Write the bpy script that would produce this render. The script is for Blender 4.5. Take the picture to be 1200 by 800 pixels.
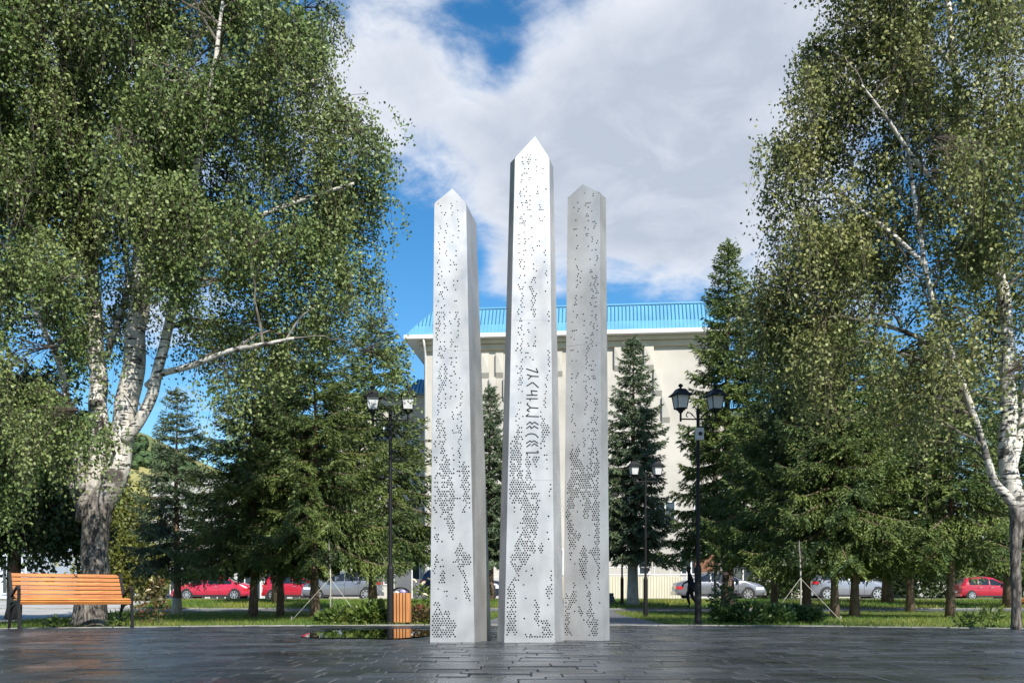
import bpy, bmesh, math, random
import numpy as np
from mathutils import Vector, Matrix, noise as mnoise

random.seed(7)
RNG = np.random.default_rng(11)
R = math.radians
scene = bpy.context.scene
for o in list(bpy.data.objects):
    bpy.data.objects.remove(o)
C = scene.collection

# ------------------------------------------------------------------ camera
F, HOR, CAMZ = 1167.0, 703.0, 0.43          # focal length and horizon in photo pixels, eye height in metres
cam_d = bpy.data.cameras.new('camera')
cam = bpy.data.objects.new('camera', cam_d); C.objects.link(cam)
cam.location = (0, 0, CAMZ); cam.rotation_euler = (R(90), 0, 0)
cam_d.sensor_width = 36.0; cam_d.lens = 36.0 * F / 1200.0
cam_d.shift_y = (HOR - 400.0) / 1200.0
cam_d.clip_start = 0.05; cam_d.clip_end = 6000
scene.camera = cam

# ------------------------------------------------------------------ sun, sky, exposure
SUN_AZ, SUN_EL = R(156), R(41)               # azimuth clockwise from +Y: behind the camera, to its right
sun_dir = Vector((math.sin(SUN_AZ) * math.cos(SUN_EL), math.cos(SUN_AZ) * math.cos(SUN_EL), math.sin(SUN_EL)))
sd = bpy.data.lights.new('sun', 'SUN'); sd.energy = 5.0; sd.angle = R(0.53); sd.color = (1.0, 0.95, 0.86)
so = bpy.data.objects.new('sun', sd); C.objects.link(so)
so.rotation_euler = sun_dir.to_track_quat('Z', 'Y').to_euler(); so.location = (20, -30, 40)

world = bpy.data.worlds.new('World'); scene.world = world; world.use_nodes = True
nt = world.node_tree; N = nt.nodes; L = nt.links
N.clear()
wout = N.new('ShaderNodeOutputWorld'); bg = N.new('ShaderNodeBackground'); bg.inputs['Strength'].default_value = 0.08
L.new(bg.outputs[0], wout.inputs[0])
sky = N.new('ShaderNodeTexSky'); sky.sky_type = 'NISHITA'; sky.sun_disc = False
sky.sun_elevation = SUN_EL; sky.sun_rotation = SUN_AZ
sky.air_density = 1.0; sky.dust_density = 0.25; sky.ozone_density = 2.6; sky.altitude = 600
hs = N.new('ShaderNodeHueSaturation'); hs.inputs['Saturation'].default_value = 1.32; hs.inputs['Value'].default_value = 1.36
hs.inputs['Hue'].default_value = 0.495
L.new(sky.outputs[0], hs.inputs['Color'])
tc = N.new('ShaderNodeTexCoord')
sep = N.new('ShaderNodeSeparateXYZ'); L.new(tc.outputs['Generated'], sep.inputs[0])
def wm(op, a, b=None, c=None, clamp=False):
    n = N.new('ShaderNodeMath'); n.operation = op; n.use_clamp = clamp
    for i, v in enumerate((a, b, c)):
        if v is None: continue
        if isinstance(v, (int, float)): n.inputs[i].default_value = v
        else: L.new(v, n.inputs[i])
    return n.outputs[0]
# a flat cloud layer overhead: direction divided by height (with the layer curving down at the horizon)
den = wm('ADD', wm('MAXIMUM', sep.outputs['Z'], 0.0), 0.22)
comb = N.new('ShaderNodeCombineXYZ')
L.new(wm('DIVIDE', sep.outputs['X'], den), comb.inputs[0]); L.new(wm('DIVIDE', sep.outputs['Y'], den), comb.inputs[1])
def wnoise(scale, detail, rough, off=(0, 0, 0), dist=0.0):
    mp = N.new('ShaderNodeMapping'); mp.inputs['Location'].default_value = off
    L.new(comb.outputs[0], mp.inputs[0])
    n = N.new('ShaderNodeTexNoise'); n.inputs['Scale'].default_value = scale; n.inputs['Detail'].default_value = detail
    n.inputs['Roughness'].default_value = rough; n.inputs['Distortion'].default_value = dist
    L.new(mp.outputs[0], n.inputs['Vector']); return n.outputs['Fac']
big = wnoise(1.15, 2, 0.5, (3.1, 0.4, 0)); fine = wnoise(2.3, 9, 0.62, (0.7, 2.2, 0), 0.35); wisp = wnoise(7.0, 7, 0.6, (5.7, 1.2, 0), 0.6)
dens = wm('ADD', wm('ADD', wm('MULTIPLY', big, 0.30), wm('MULTIPLY', fine, 1.15)), wm('MULTIPLY', wm('SUBTRACT', wisp, 0.5), 0.45))
def pdir(px, py):
    v = Vector(((px - 600) / F, 1.0, (HOR - py) / F)); v.normalize(); return v
def blob(px, py, rad, amt):
    global dens
    vm = N.new('ShaderNodeVectorMath'); vm.operation = 'DISTANCE'
    L.new(tc.outputs['Generated'], vm.inputs[0]); vm.inputs[1].default_value = pdir(px, py)
    mr = N.new('ShaderNodeMapRange'); mr.interpolation_type = 'SMOOTHSTEP'
    L.new(vm.outputs['Value'], mr.inputs[0])
    mr.inputs[1].default_value = rad; mr.inputs[2].default_value = 0.0; mr.inputs[3].default_value = 0.0; mr.inputs[4].default_value = amt
    dens = wm('ADD', dens, mr.outputs[0])
for b in ((760, 120, 0.30, 0.34), (890, 60, 0.22, 0.2), (620, 190, 0.16, 0.22), (450, 80, 0.15, 0.26), (780, 250, 0.16, 0.24), (890, 290, 0.1, 0.14), (930, 380, 0.1, 0.14),
          (575, 10, 0.05, -0.16), (535, 40, 0.04, -0.14), (592, 70, 0.04, -0.22), (550, 100, 0.045, -0.10), (440, 310, 0.16, -0.34), (520, 360, 0.12, -0.25), (700, 380, 0.11, -0.2), (880, 335, 0.10, -0.22), (590, 320, 0.045, 0.2), (560, 375, 0.04, 0.16)):
    blob(*b)
cov = N.new('ShaderNodeMapRange'); cov.interpolation_type = 'SMOOTHSTEP'; L.new(dens, cov.inputs[0])
cov.inputs[1].default_value = 0.69; cov.inputs[2].default_value = 1.02; cov.inputs[3].default_value = 0.0; cov.inputs[4].default_value = 0.97
thick = N.new('ShaderNodeMapRange'); L.new(dens, thick.inputs[0])
thick.inputs[1].default_value = 0.85; thick.inputs[2].default_value = 1.25
shade = wm('ADD', thick.outputs[0], wm('MULTIPLY', wm('SUBTRACT', wisp, 0.5), -2.0), clamp=True)
ccol = N.new('ShaderNodeMix'); ccol.data_type = 'RGBA'; L.new(shade, ccol.inputs[0])
ccol.inputs[6].default_value = (7.3, 7.6, 8.2, 1); ccol.inputs[7].default_value = (4.4, 4.9, 5.8, 1)
smix = N.new('ShaderNodeMix'); smix.data_type = 'RGBA'; L.new(cov.outputs[0], smix.inputs[0])
L.new(hs.outputs[0], smix.inputs[6]); L.new(ccol.outputs[2], smix.inputs[7]); L.new(smix.outputs[2], bg.inputs['Color'])

vs = scene.view_settings
vs.view_transform = 'Standard'; vs.look = 'None'; vs.exposure = 0.62; vs.gamma = 1.0; vs.use_curve_mapping = False
scene.render.engine = 'CYCLES'
scene.cycles.max_bounces = 7; scene.cycles.transparent_max_bounces = 6

# ------------------------------------------------------------------ helpers
def P(px, py, Y):
    return Vector(((px - 600) / F * Y, Y, CAMZ + (HOR - py) / F * Y))
def sm(a, b, x):
    t = np.clip((np.asarray(x, float) - a) / (b - a), 0, 1); return t * t * (3 - 2 * t)
def ground(X, Y):
    z = 0.42 * sm(29, 45, Y) - 0.85 * sm(79, 92, Y) + 0.28 * sm(9, 15, X) * sm(70, 75, Y) * (1 - sm(79, 92, Y))
    return z - 0.02
def gz(x, y): return float(ground(x, y))
def onto(px, py, Y):
    p = P(px, py, Y); return (p.x, Y, gz(p.x, Y))

class MB:
    """collects shapes; build() links them as one mesh object"""
    def __init__(s): s.v = []; s.f = []
    def add(s, vs_, fs_):
        n = len(s.v); s.v += [tuple(v) for v in vs_]; s.f += [tuple(i + n for i in f) for f in fs_]; return s
    def box(s, c, d, rot=None, top=1.0):
        x, y, z = d[0] / 2, d[1] / 2, d[2] / 2
        vs_ = [Vector((sx * x * (top if sz > 0 else 1), sy * y * (top if sz > 0 else 1), sz * z)) for sz in (-1, 1) for sy in (-1, 1) for sx in (-1, 1)]
        if rot is not None: vs_ = [rot @ v for v in vs_]
        c = Vector(c)
        return s.add([v + c for v in vs_], [(0, 2, 3, 1), (4, 5, 7, 6), (0, 1, 5, 4), (2, 6, 7, 3), (0, 4, 6, 2), (1, 3, 7, 5)])
    def bar(s, a, b, w, h=None, up=(0, 0, 1)):
        a, b = Vector(a), Vector(b); h = h or w; d = (b - a); l = d.length
        if l < 1e-6: return s
        d.normalize(); u = Vector(up)
        if abs(d.dot(u)) > 0.98: u = Vector((0, 1, 0))
        sx = d.cross(u).normalized(); uz = sx.cross(d)
        m = Matrix((sx, d, uz)).transposed()
        return s.box((a + b) / 2, (w, l, h), m)
    def tube(s, pts, rad, n=6, cap=True):
        pts = [Vector(p) for p in pts]
        if not hasattr(rad, '__len__'): rad = [rad] * len(pts)
        ring = []; vs_ = []; fs_ = []
        prev = None
        for i, p in enumerate(pts):
            d = (pts[min(i + 1, len(pts) - 1)] - pts[max(i - 1, 0)])
            if d.length < 1e-7: d = Vector((0, 0, 1))
            d.normalize()
            if prev is None:
                prev = d.orthogonal().normalized()
            prev = (prev - d * prev.dot(d))
            if prev.length < 1e-5: prev = d.orthogonal()
            prev.normalize(); bi = d.cross(prev)
            for k in range(n):
                a = 2 * math.pi * k / n
                vs_.append(p + (prev * math.cos(a) + bi * math.sin(a)) * rad[i])
        for i in range(len(pts) - 1):
            for k in range(n):
                fs_.append((i * n + k, i * n + (k + 1) % n, (i + 1) * n + (k + 1) % n, (i + 1) * n + k))
        if cap:
            fs_.append(tuple(range(n))[::-1]); fs_.append(tuple((len(pts) - 1) * n + k for k in range(n)))
        return s.add(vs_, fs_)
    def lathe(s, prof, n=16, c=(0, 0, 0), phase=0.0, cap=True):
        c = Vector(c); vs_ = []; fs_ = []
        for r_, z in prof:
            for k in range(n):
                a = 2 * math.pi * k / n + phase; vs_.append(c + Vector((r_ * math.cos(a), r_ * math.sin(a), z)))
        for i in range(len(prof) - 1):
            for k in range(n):
                fs_.append((i * n + k, i * n + (k + 1) % n, (i + 1) * n + (k + 1) % n, (i + 1) * n + k))
        if cap: fs_.append(tuple(range(n))[::-1]); fs_.append(tuple((len(prof) - 1) * n + k for k in range(n)))
        return s.add(vs_, fs_)
    def build(s, name, mat, parent=None, smooth=False, loc=(0, 0, 0)):
        me = bpy.data.meshes.new(name); me.from_pydata(s.v, [], s.f); me.update()
        return link(name, me, mat, parent, smooth, loc)

def link(name, me, mat, parent=None, smooth=False, loc=(0, 0, 0)):
    if mat is not None and not me.materials: me.materials.append(mat)
    if smooth: me.polygons.foreach_set('use_smooth', np.ones(len(me.polygons), bool))
    o = bpy.data.objects.new(name, me); C.objects.link(o); o.location = loc
    if parent is not None: o.parent = parent
    return o
def npmesh(name, verts, k):
    """verts (n,k,3): n separate polygons of k corners"""
    verts = np.ascontiguousarray(verts, dtype=np.float32); n = len(verts)
    me = bpy.data.meshes.new(name)
    me.vertices.add(n * k); me.vertices.foreach_set('co', verts.reshape(-1))
    me.loops.add(n * k); me.loops.foreach_set('vertex_index', np.arange(n * k, dtype=np.int32))
    me.polygons.add(n); me.polygons.foreach_set('loop_start', np.arange(n, dtype=np.int32) * k)
    try: me.polygons.foreach_set('loop_total', np.full(n, k, dtype=np.int32))
    except Exception: pass
    me.update(calc_edges=True)
    return me
def tag(o, label=None, cat=None, group=None, kind=None):
    if label: o['label'] = label
    if cat: o['category'] = cat
    if group: o['group'] = group
    if kind: o['kind'] = kind
    return o
def thing(name, label, cat, loc=(0, 0, 0), rz=0, group=None):
    o = bpy.data.objects.new(name, None); C.objects.link(o); o.empty_display_size = 0.2
    o.location = loc; o.rotation_euler = (0, 0, rz)
    return tag(o, label, cat, group)
def kids(o): return [c for c in bpy.data.objects if c.parent == o]
def copy_tree(o, parent=None):
    c = o.copy(); C.objects.link(c)
    if parent is not None: c.parent = parent
    for ch in kids(o): copy_tree(ch, c)
    return c

# ------------------------------------------------------------------ materials
def mat(name, col, rough=0.6, metal=0.0, var=0.0, vscale=3.0, col2=None, bump=0.0, bscale=20.0, spec=0.5, island=0.0, objrand=0.0, rvar=0.0,
        trans=0.0, transcol=None, stretch=(1, 1, 1), coat=0.0, detail=4.0, coord='Object', ramp=(0.35, 0.65)):
    m = bpy.data.materials.new(name); m.use_nodes = True
    nt = m.node_tree; N = nt.nodes; L = nt.links
    b = N['Principled BSDF']; out = N['Material Output']
    b.inputs['Roughness'].default_value = rough; b.inputs['Metallic'].default_value = metal
    b.inputs['Specular IOR Level'].default_value = spec; b.inputs['Coat Weight'].default_value = coat
    c4 = (*col, 1); b.inputs['Base Color'].default_value = c4
    cur = None
    if var > 0 or col2 is not None or bump > 0 or rvar > 0:
        if coord == 'World':
            t = N.new('ShaderNodeNewGeometry'); tv = t.outputs['Position']
        else:
            t = N.new('ShaderNodeTexCoord'); tv = t.outputs['Object']
        mp = N.new('ShaderNodeMapping'); mp.inputs['Scale'].default_value = stretch; L.new(tv, mp.inputs[0])
        tv = mp.outputs[0]
    if var > 0 or col2 is not None:
        n = N.new('ShaderNodeTexNoise'); n.inputs['Scale'].default_value = vscale; n.inputs['Detail'].default_value = detail; L.new(tv, n.inputs['Vector'])
        mr = N.new('ShaderNodeMapRange'); L.new(n.outputs['Fac'], mr.inputs[0]); mr.inputs[1].default_value = ramp[0]; mr.inputs[2].default_value = ramp[1]
        mx = N.new('ShaderNodeMix'); mx.data_type = 'RGBA'; L.new(mr.outputs[0], mx.inputs[0])
        if col2 is None:
            mx.inputs[6].default_value = (*[c * (1 - var) for c in col], 1); mx.inputs[7].default_value = (*[min(1, c * (1 + var)) for c in col], 1)
        else:
            mx.inputs[6].default_value = c4; mx.inputs[7].default_value = (*col2, 1)
        cur = mx.outputs[2]
    for amt, kind in ((island, 'i'), (objrand, 'o')):
        if amt <= 0: continue
        if kind == 'i': g = N.new('ShaderNodeNewGeometry'); ro = g.outputs['Random Per Island']
        else: g = N.new('ShaderNodeObjectInfo'); ro = g.outputs['Random']
        mr = N.new('ShaderNodeMapRange'); L.new(ro, mr.inputs[0]); mr.inputs[3].default_value = 1 - amt; mr.inputs[4].default_value = 1 + amt
        h = N.new('ShaderNodeHueSaturation'); L.new(mr.outputs[0], h.inputs['Value'])
        if kind == 'i':
            mh = N.new('ShaderNodeMapRange'); L.new(ro, mh.inputs[0]); mh.inputs[3].default_value = 0.5 + amt * 0.03; mh.inputs[4].default_value = 0.5 - amt * 0.05
            L.new(mh.outputs[0], h.inputs['Hue'])
        if cur is None: h.inputs['Color'].default_value = c4
        else: L.new(cur, h.inputs['Color'])
        cur = h.outputs[0]
    if cur is not None: L.new(cur, b.inputs['Base Color'])
    if rvar > 0:
        n3 = N.new('ShaderNodeTexNoise'); n3.inputs['Scale'].default_value = vscale * 1.7; n3.inputs['Detail'].default_value = 5; L.new(tv, n3.inputs['Vector'])
        mr = N.new('ShaderNodeMapRange'); L.new(n3.outputs['Fac'], mr.inputs[0]); mr.inputs[1].default_value = 0.3; mr.inputs[2].default_value = 0.7
        mr.inputs[3].default_value = max(0.03, rough - rvar); mr.inputs[4].default_value = rough + rvar; L.new(mr.outputs[0], b.inputs['Roughness'])
    if bump > 0:
        n2 = N.new('ShaderNodeTexNoise'); n2.inputs['Scale'].default_value = bscale; n2.inputs['Detail'].default_value = 5; L.new(tv, n2.inputs['Vector'])
        bp = N.new('ShaderNodeBump'); bp.inputs['Strength'].default_value = bump; bp.inputs['Distance'].default_value = 0.02
        L.new(n2.outputs['Fac'], bp.inputs['Height']); L.new(bp.outputs[0], b.inputs['Normal'])
    if trans > 0:
        tr = N.new('ShaderNodeBsdfTranslucent')
        if transcol is None and cur is not None:
            L.new(cur, tr.inputs['Color'])
        else: tr.inputs['Color'].default_value = (*(transcol or col), 1)
        ms = N.new('ShaderNodeMixShader'); ms.inputs[0].default_value = trans
        L.new(b.outputs[0], ms.inputs[1]); L.new(tr.outputs[0], ms.inputs[2]); L.new(ms.outputs[0], out.inputs['Surface'])
    return m

def birch_bark(name, dark_h):
    m = bpy.data.materials.new(name); m.use_nodes = True
    nt = m.node_tree; N = nt.nodes; L = nt.links; b = N['Principled BSDF']; b.inputs['Roughness'].default_value = 0.75
    t = N.new('ShaderNodeTexCoord'); sp = N.new('ShaderNodeSeparateXYZ'); L.new(t.outputs['Object'], sp.inputs[0])
    def nz(scale, st, det=5):
        mp = N.new('ShaderNodeMapping'); mp.inputs['Scale'].default_value = st; L.new(t.outputs['Object'], mp.inputs[0])
        n = N.new('ShaderNodeTexNoise'); n.inputs['Scale'].default_value = scale; n.inputs['Detail'].default_value = det; L.new(mp.outputs[0], n.inputs['Vector']); return n.outputs['Fac']
    def rng(v, a, b_, c=0, d=1):
        r_ = N.new('ShaderNodeMapRange'); L.new(v, r_.inputs[0]); r_.inputs[1].default_value = a; r_.inputs[2].default_value = b_; r_.inputs[3].default_value = c; r_.inputs[4].default_value = d; return r_.outputs[0]
    def mixc(f, a, c):
        x = N.new('ShaderNodeMix'); x.data_type = 'RGBA'; L.new(f, x.inputs[0])
        for i, v in ((6, a), (7, c)):
            if isinstance(v, tuple): x.inputs[i].default_value = (*v, 1)
            else: L.new(v, x.inputs[i])
        return x.outputs[2]
    white = mixc(rng(nz(4, (1, 1, 1.5)), .35, .7), (.62, .59, .53), (.40, .37, .32))
    streak = rng(nz(3.6, (1.5, 1.5, 7.5)), .545, .60)
    pale_bark = mixc(streak, white, (.045, .04, .035))  # whitish upper bark with dark lenticel streaks
    patch = rng(nz(1.7, (1, 1, 1.3), 6), .57, .64)
    pale_bark = mixc(patch, pale_bark, (.06, .052, .045))
    rough_ = mixc(rng(nz(15, (1.6, 1.6, .45), 9), .44, .66), (.030, .025, .021), (.20, .175, .15))
    rough_ = mixc(rng(nz(5, (1, 1, .8), 9), .60, .74), rough_, (.26, .24, .21))
    add = N.new('ShaderNodeMath'); add.operation = 'ADD'; L.new(sp.outputs['Z'], add.inputs[0]); L.new(rng(nz(1.5, (1, 1, .6)), .3, .7, -.7, .7), add.inputs[1])
    col = mixc(rng(add.outputs[0], dark_h - .5, dark_h + .5), rough_, pale_bark)
    L.new(col, b.inputs['Base Color'])
    bp = N.new('ShaderNodeBump'); bp.inputs['Strength'].default_value = .7; bp.inputs['Distance'].default_value = .03
    L.new(nz(9, (2, 2, .6)), bp.inputs['Height']); L.new(bp.outputs[0], b.inputs['Normal'])
    return m

M = {}
M['steel'] = mat('brushed_steel', (.415, .413, .412), .42, .5, var=.16, vscale=2.6, rvar=.10, stretch=(1, 1, .8), detail=3)
M['joint'] = mat('panel_joint_grey', (.33, .33, .34), .5, .5)  # mid-grey strips marking the panel joints
M['rune'] = mat('hollow_shade_black', (.012, .012, .014), .8)  # black painted in for the unlit hollow behind rune slots and holes
M['paver'] = mat('wet_dark_paver', (.028, .031, .036), .27, var=.45, vscale=.9, bump=.35, bscale=26, island=.4, objrand=.45, rvar=.14, coord='World', spec=.55)
M['mortar'] = mat('joint_sand', (.012, .012, .012), .8)
M['kerb'] = mat('kerb_concrete', (.19, .185, .17), .8, var=.2, vscale=6, bump=.3)
M['path'] = mat('path_asphalt', (.12, .12, .125), .6, var=.25, vscale=1.2, bump=.3, bscale=40, rvar=.2)
M['pale_path'] = mat('pale_pavement', (.36, .35, .33), .8, var=.15, vscale=.6, bump=.2)
M['road'] = mat('dry_road', (.22, .215, .205), .85, var=.15, vscale=.35, bump=.2)
M['water'] = mat('puddle_water', (.008, .009, .01), .015, spec=.5)
M['lawn'] = mat('lawn_soil', (.055, .10, .016), .9, col2=(.12, .135, .026), vscale=.55, bump=.8, bscale=9, coord='World')
M['blade'] = mat('grass_blade', (.080, .17, .016), .55, col2=(.22, .235, .035), vscale=.35, island=.35, trans=.35, coord='World', ramp=(.42, .62))
M['birchleaf'] = mat('birch_leaf', (.104, .172, .048), .50, col2=(.184, .230, .078), vscale=.55, island=.48, trans=.24, spec=.4)
M['birchleaf2'] = mat('birch_leaf_dry', (.135, .180, .058), .52, col2=(.215, .232, .076), vscale=.5, island=.48, trans=.24, spec=.4)
M['birchyellow'] = mat('yellowing_birch_leaf', (.10, .135, .02), .5, col2=(.17, .17, .03), vscale=.6, island=.4, trans=.3)
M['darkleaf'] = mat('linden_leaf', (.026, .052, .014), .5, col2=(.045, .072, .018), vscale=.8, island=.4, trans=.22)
M['spruce'] = mat('spruce_needles', (.048, .090, .024), .55, col2=(.130, .175, .040), vscale=.9, objrand=.16, island=.4, spec=.4)
M['spruce_blue'] = mat('blue_spruce_needles', (.054, .092, .046), .55, col2=(.112, .155, .076), vscale=.9, objrand=.12, island=.4, spec=.4)
M['sprucebark'] = mat('spruce_bark', (.09, .058, .038), .9, col2=(.20, .14, .10), vscale=7, bump=.8, bscale=14, stretch=(2, 2, .6))
M['birchbark'] = birch_bark('birch_bark_old', 2.6)
M['birchbark2'] = birch_bark('birch_bark_young', 1.75)
M['twig'] = mat('birch_twig', (.05, .036, .026), .8)
M['limb'] = mat('birch_limb', (.20, .18, .15), .75, col2=(.06, .05, .04), vscale=5, ramp=(.42, .6))
M['cream'] = mat('cream_render', (.42, .395, .35), .85, var=.12, vscale=.35, bump=.1)
M['cream2'] = mat('cornice_stone', (.47, .42, .32), .85, var=.08, vscale=1)
M['bwhite'] = mat('white_trim', (.60, .60, .585), .6, var=.05, vscale=2)
M['roofblue'] = mat('blue_metal_roof', (.12, .33, .52), .38, var=.08, vscale=.8, metal=.1)
M['seam'] = mat('dark_blue_seam', (.03, .13, .25), .5)
M['glass'] = mat('window_glass', (.03, .04, .05), .06, spec=.8)
M['brown'] = mat('brown_door', (.16, .07, .03), .6, var=.2, vscale=4)
M['palewall'] = mat('pale_blue_render', (.50, .56, .64), .85, var=.06, vscale=1)
M['greywall'] = mat('grey_plaster', (.42, .42, .405), .85, var=.08, vscale=1)
M['fence'] = mat('cream_sheet_fence', (.50, .46, .35), .6, var=.05, vscale=1)
M['dgrey'] = mat('dark_grey_panel', (.10, .105, .11), .7, var=.1, vscale=2)
M['black'] = mat('black_iron', (.010, .010, .011), .55, spec=.25, bump=.1, bscale=60)
M['frost'] = mat('frosted_pane', (.72, .73, .74), .5, trans=.3, transcol=(.8, .8, .82))
M['speaker'] = mat('grey_plastic', (.55, .56, .56), .6)
M['wood'] = mat('varnished_slat', (.56, .225, .055), .42, col2=(.34, .115, .03), vscale=2.6, stretch=(1.2, 14, 14), objrand=.14, bump=.15, bscale=12, spec=.5, coat=.15)
M['binwood'] = mat('bin_slat', (.50, .22, .075), .5, col2=(.36, .14, .04), vscale=2.5, stretch=(14, 14, 1.2), objrand=.15)
M['bag'] = mat('lilac_bag', (.30, .27, .46), .4, var=.3, vscale=9)
M['paper'] = mat('crumpled_paper', (.62, .60, .55), .8, var=.2, vscale=9)
M['hill'] = mat('hill_meadow', (.115, .14, .04), .95, col2=(.26, .24, .09), vscale=.012, ramp=(.45, .6), detail=6)
M['hillwood'] = mat('hill_trees', (.045, .085, .028), .9, island=.3, var=.35, vscale=.03)
M['stem'] = mat('green_stem', (.05, .07, .02), .8)
M['plantleaf'] = mat('plant_leaf', (.085, .15, .03), .45, col2=(.15, .19, .04), vscale=3, island=.4, trans=.3)
M['darkplant'] = mat('dark_plant_leaf', (.03, .075, .018), .5, col2=(.06, .11, .025), vscale=3, island=.4, trans=.25)
M['redplant'] = mat('reddish_plant_leaf', (.13, .05, .025), .55, col2=(.10, .11, .03), vscale=4, island=.4, trans=.25)
M['rose'] = mat('pale_rose', (.72, .42, .38), .6, island=.25)
M['rosew'] = mat('cream_rose', (.75, .66, .50), .6, island=.2)
M['stake'] = mat('whitewashed_stake', (.40, .38, .33), .8, var=.15, vscale=8)
M['tyre'] = mat('tyre_rubber', (.012, .012, .012), .8)
M['rim'] = mat('alloy_rim', (.55, .55, .56), .3, .8)
M['carglass'] = mat('car_glass', (.012, .014, .016), .04, spec=.9)
M['trim'] = mat('black_trim', (.015, .015, .016), .5)
M['lamp_red'] = mat('tail_lens', (.45, .02, .03), .15, coat=.5)
M['lamp_clear'] = mat('head_lens', (.62, .64, .66), .12, coat=.5)
M['plate'] = mat('number_plate', (.75, .75, .72), .5)
M['cloth_dark'] = mat('dark_clothing', (.014, .014, .02), .9, var=.2, vscale=10)
M['skin'] = mat('skin', (.42, .26, .19), .6)
M['hair'] = mat('dark_hair', (.02, .014, .01), .6)

# ------------------------------------------------------------------ the setting: terrain, plaza, kerb, paths, road
xs = np.unique(np.concatenate([np.arange(-40, 40.1, 1.0), np.linspace(-3000, -40, 26), np.linspace(40, 3000, 26)]))
ys = np.unique(np.concatenate([np.arange(-20, 110.1, 1.0), np.linspace(-800, -20, 14), np.linspace(110, 4200, 40)]))
gx, gy = np.meshgrid(xs, ys); gzv = ground(gx, gy)
far = np.clip((gy - 120) / 400, 0, 1)
nx, ny = len(xs), len(ys)
me = bpy.data.meshes.new('lawn_ground')
idx = np.arange(nx * ny).reshape(ny, nx)
me.from_pydata(np.stack([gx, gy, gzv], -1).reshape(-1, 3).tolist(), [], np.stack([idx[:-1, :-1], idx[:-1, 1:], idx[1:, 1:], idx[1:, :-1]], -1).reshape(-1, 4).tolist())
tag(link('ground', me, M['lawn'], smooth=True), 'green lawn ground rising gently towards the street', kind='structure')

PC, PR = (0.0, 2.5), 14.8                    # round plaza
def disc_pts(r_, n=160): return [(PC[0] + r_ * math.cos(2 * math.pi * k / n), PC[1] + r_ * math.sin(2 * math.pi * k / n)) for k in range(n)]
mb = MB(); mb.add([(x, y, -.012) for x, y in disc_pts(PR)], [tuple(range(160))])
plaza = mb.build('plaza', M['mortar']); tag(plaza, 'round plaza of wet dark grey pavers around the obelisks', kind='structure')

def paver_shape(w, d):
    a, b, t = w / 2, d / 2, .0055
    vs_ = [(-a, -b, -.02), (a, -b, -.02), (a, b, -.02), (-a, b, -.02), (-a, -b, -.004), (a, -b, -.004), (a, b, -.004), (-a, b, -.004),
           (-a + t, -b + t, 0), (a - t, -b + t, 0), (a - t, b - t, 0), (-a + t, b - t, 0)]
    fs_ = [(8, 9, 10, 11)] + [(i, (i + 1) % 4, 4 + (i + 1) % 4, 4 + i) for i in range(4)] + [(4 + i, 4 + (i + 1) % 4, 8 + (i + 1) % 4, 8 + i) for i in range(4)]
    return vs_, fs_
WID = [.18, .24, .30, .36, .44]
pmesh = {}
def in_view(x, y): return y > 4.9 and abs(x) < .53 * y
pav = []
DEP = [.16, .24, .30]
y = -1.0
pr = random.Random(3)
while y < 17.2:
    dep = pr.choice(DEP)
    yc = y + dep / 2
    half = math.sqrt(max(0, (PR - .06) ** 2 - (yc - PC[1]) ** 2))
    x = -half + pr.uniform(0, .2)
    while x < half - .1:
        w = pr.choice(WID)
        if x + w > half: w = max(.1, half - x)
        pav.append((x + w / 2, yc, w, dep)); x += w
    y += dep
vis = sorted([p for p in pav if in_view(p[0], p[1])], key=lambda p: p[1])
near = set(); 
for p in vis:
    if len(near) >= 296: break
    if p[2] in WID: near.add(p)
rest = MB()
def in_puddle(x, y): return ((x + 1.8) / 1.1) ** 2 + ((y - 13.2) / 2.6) ** 2 < 1
for p in pav:
    x, y, w, d = p
    zt = pr.uniform(-.0035, .0035); rx, ry = pr.gauss(0, .006), pr.gauss(0, .006)
    if in_puddle(x, y): zt = -.008; rx = ry = 0
    gap = .007
    if p in near:
        key = (w, d)
        if key not in pmesh:
            vs_, fs_ = paver_shape(w - gap, d - gap); m_ = bpy.data.meshes.new('paver'); m_.from_pydata(vs_, [], fs_); m_.materials.append(M['paver']); pmesh[key] = m_
        o = bpy.data.objects.new('paver', pmesh[key]); C.objects.link(o); o.parent = plaza
        o.location = (x, y, zt); o.rotation_euler = (rx, ry, pr.gauss(0, .004))
    else:
        vs_, fs_ = paver_shape(w - gap, d - gap)
        rest.add([(vx + x, vy + y, vz + zt + vx * -ry + vy * rx) for vx, vy, vz in vs_], fs_)
tag(rest.build('pavers', M['paver'], plaza), kind='stuff')

# puddle
pd = MB(); pts = []
for k in range(64):
    a = 2 * math.pi * k / 64; q = 1 + .22 * mnoise.noise(Vector((math.cos(a) * 1.7, math.sin(a) * 1.7, 3.3))) + .10 * mnoise.noise(Vector((math.cos(a) * 5, math.sin(a) * 5, 9)))
    pts.append((-1.78 + .95 * q * math.cos(a), 13.0 + 1.75 * q * math.sin(a), .0045))
pd.add(pts, [tuple(range(64))]); tag(pd.build('puddle', M['water']), 'still puddle on the pavers mirroring the bin', kind='structure')

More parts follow.
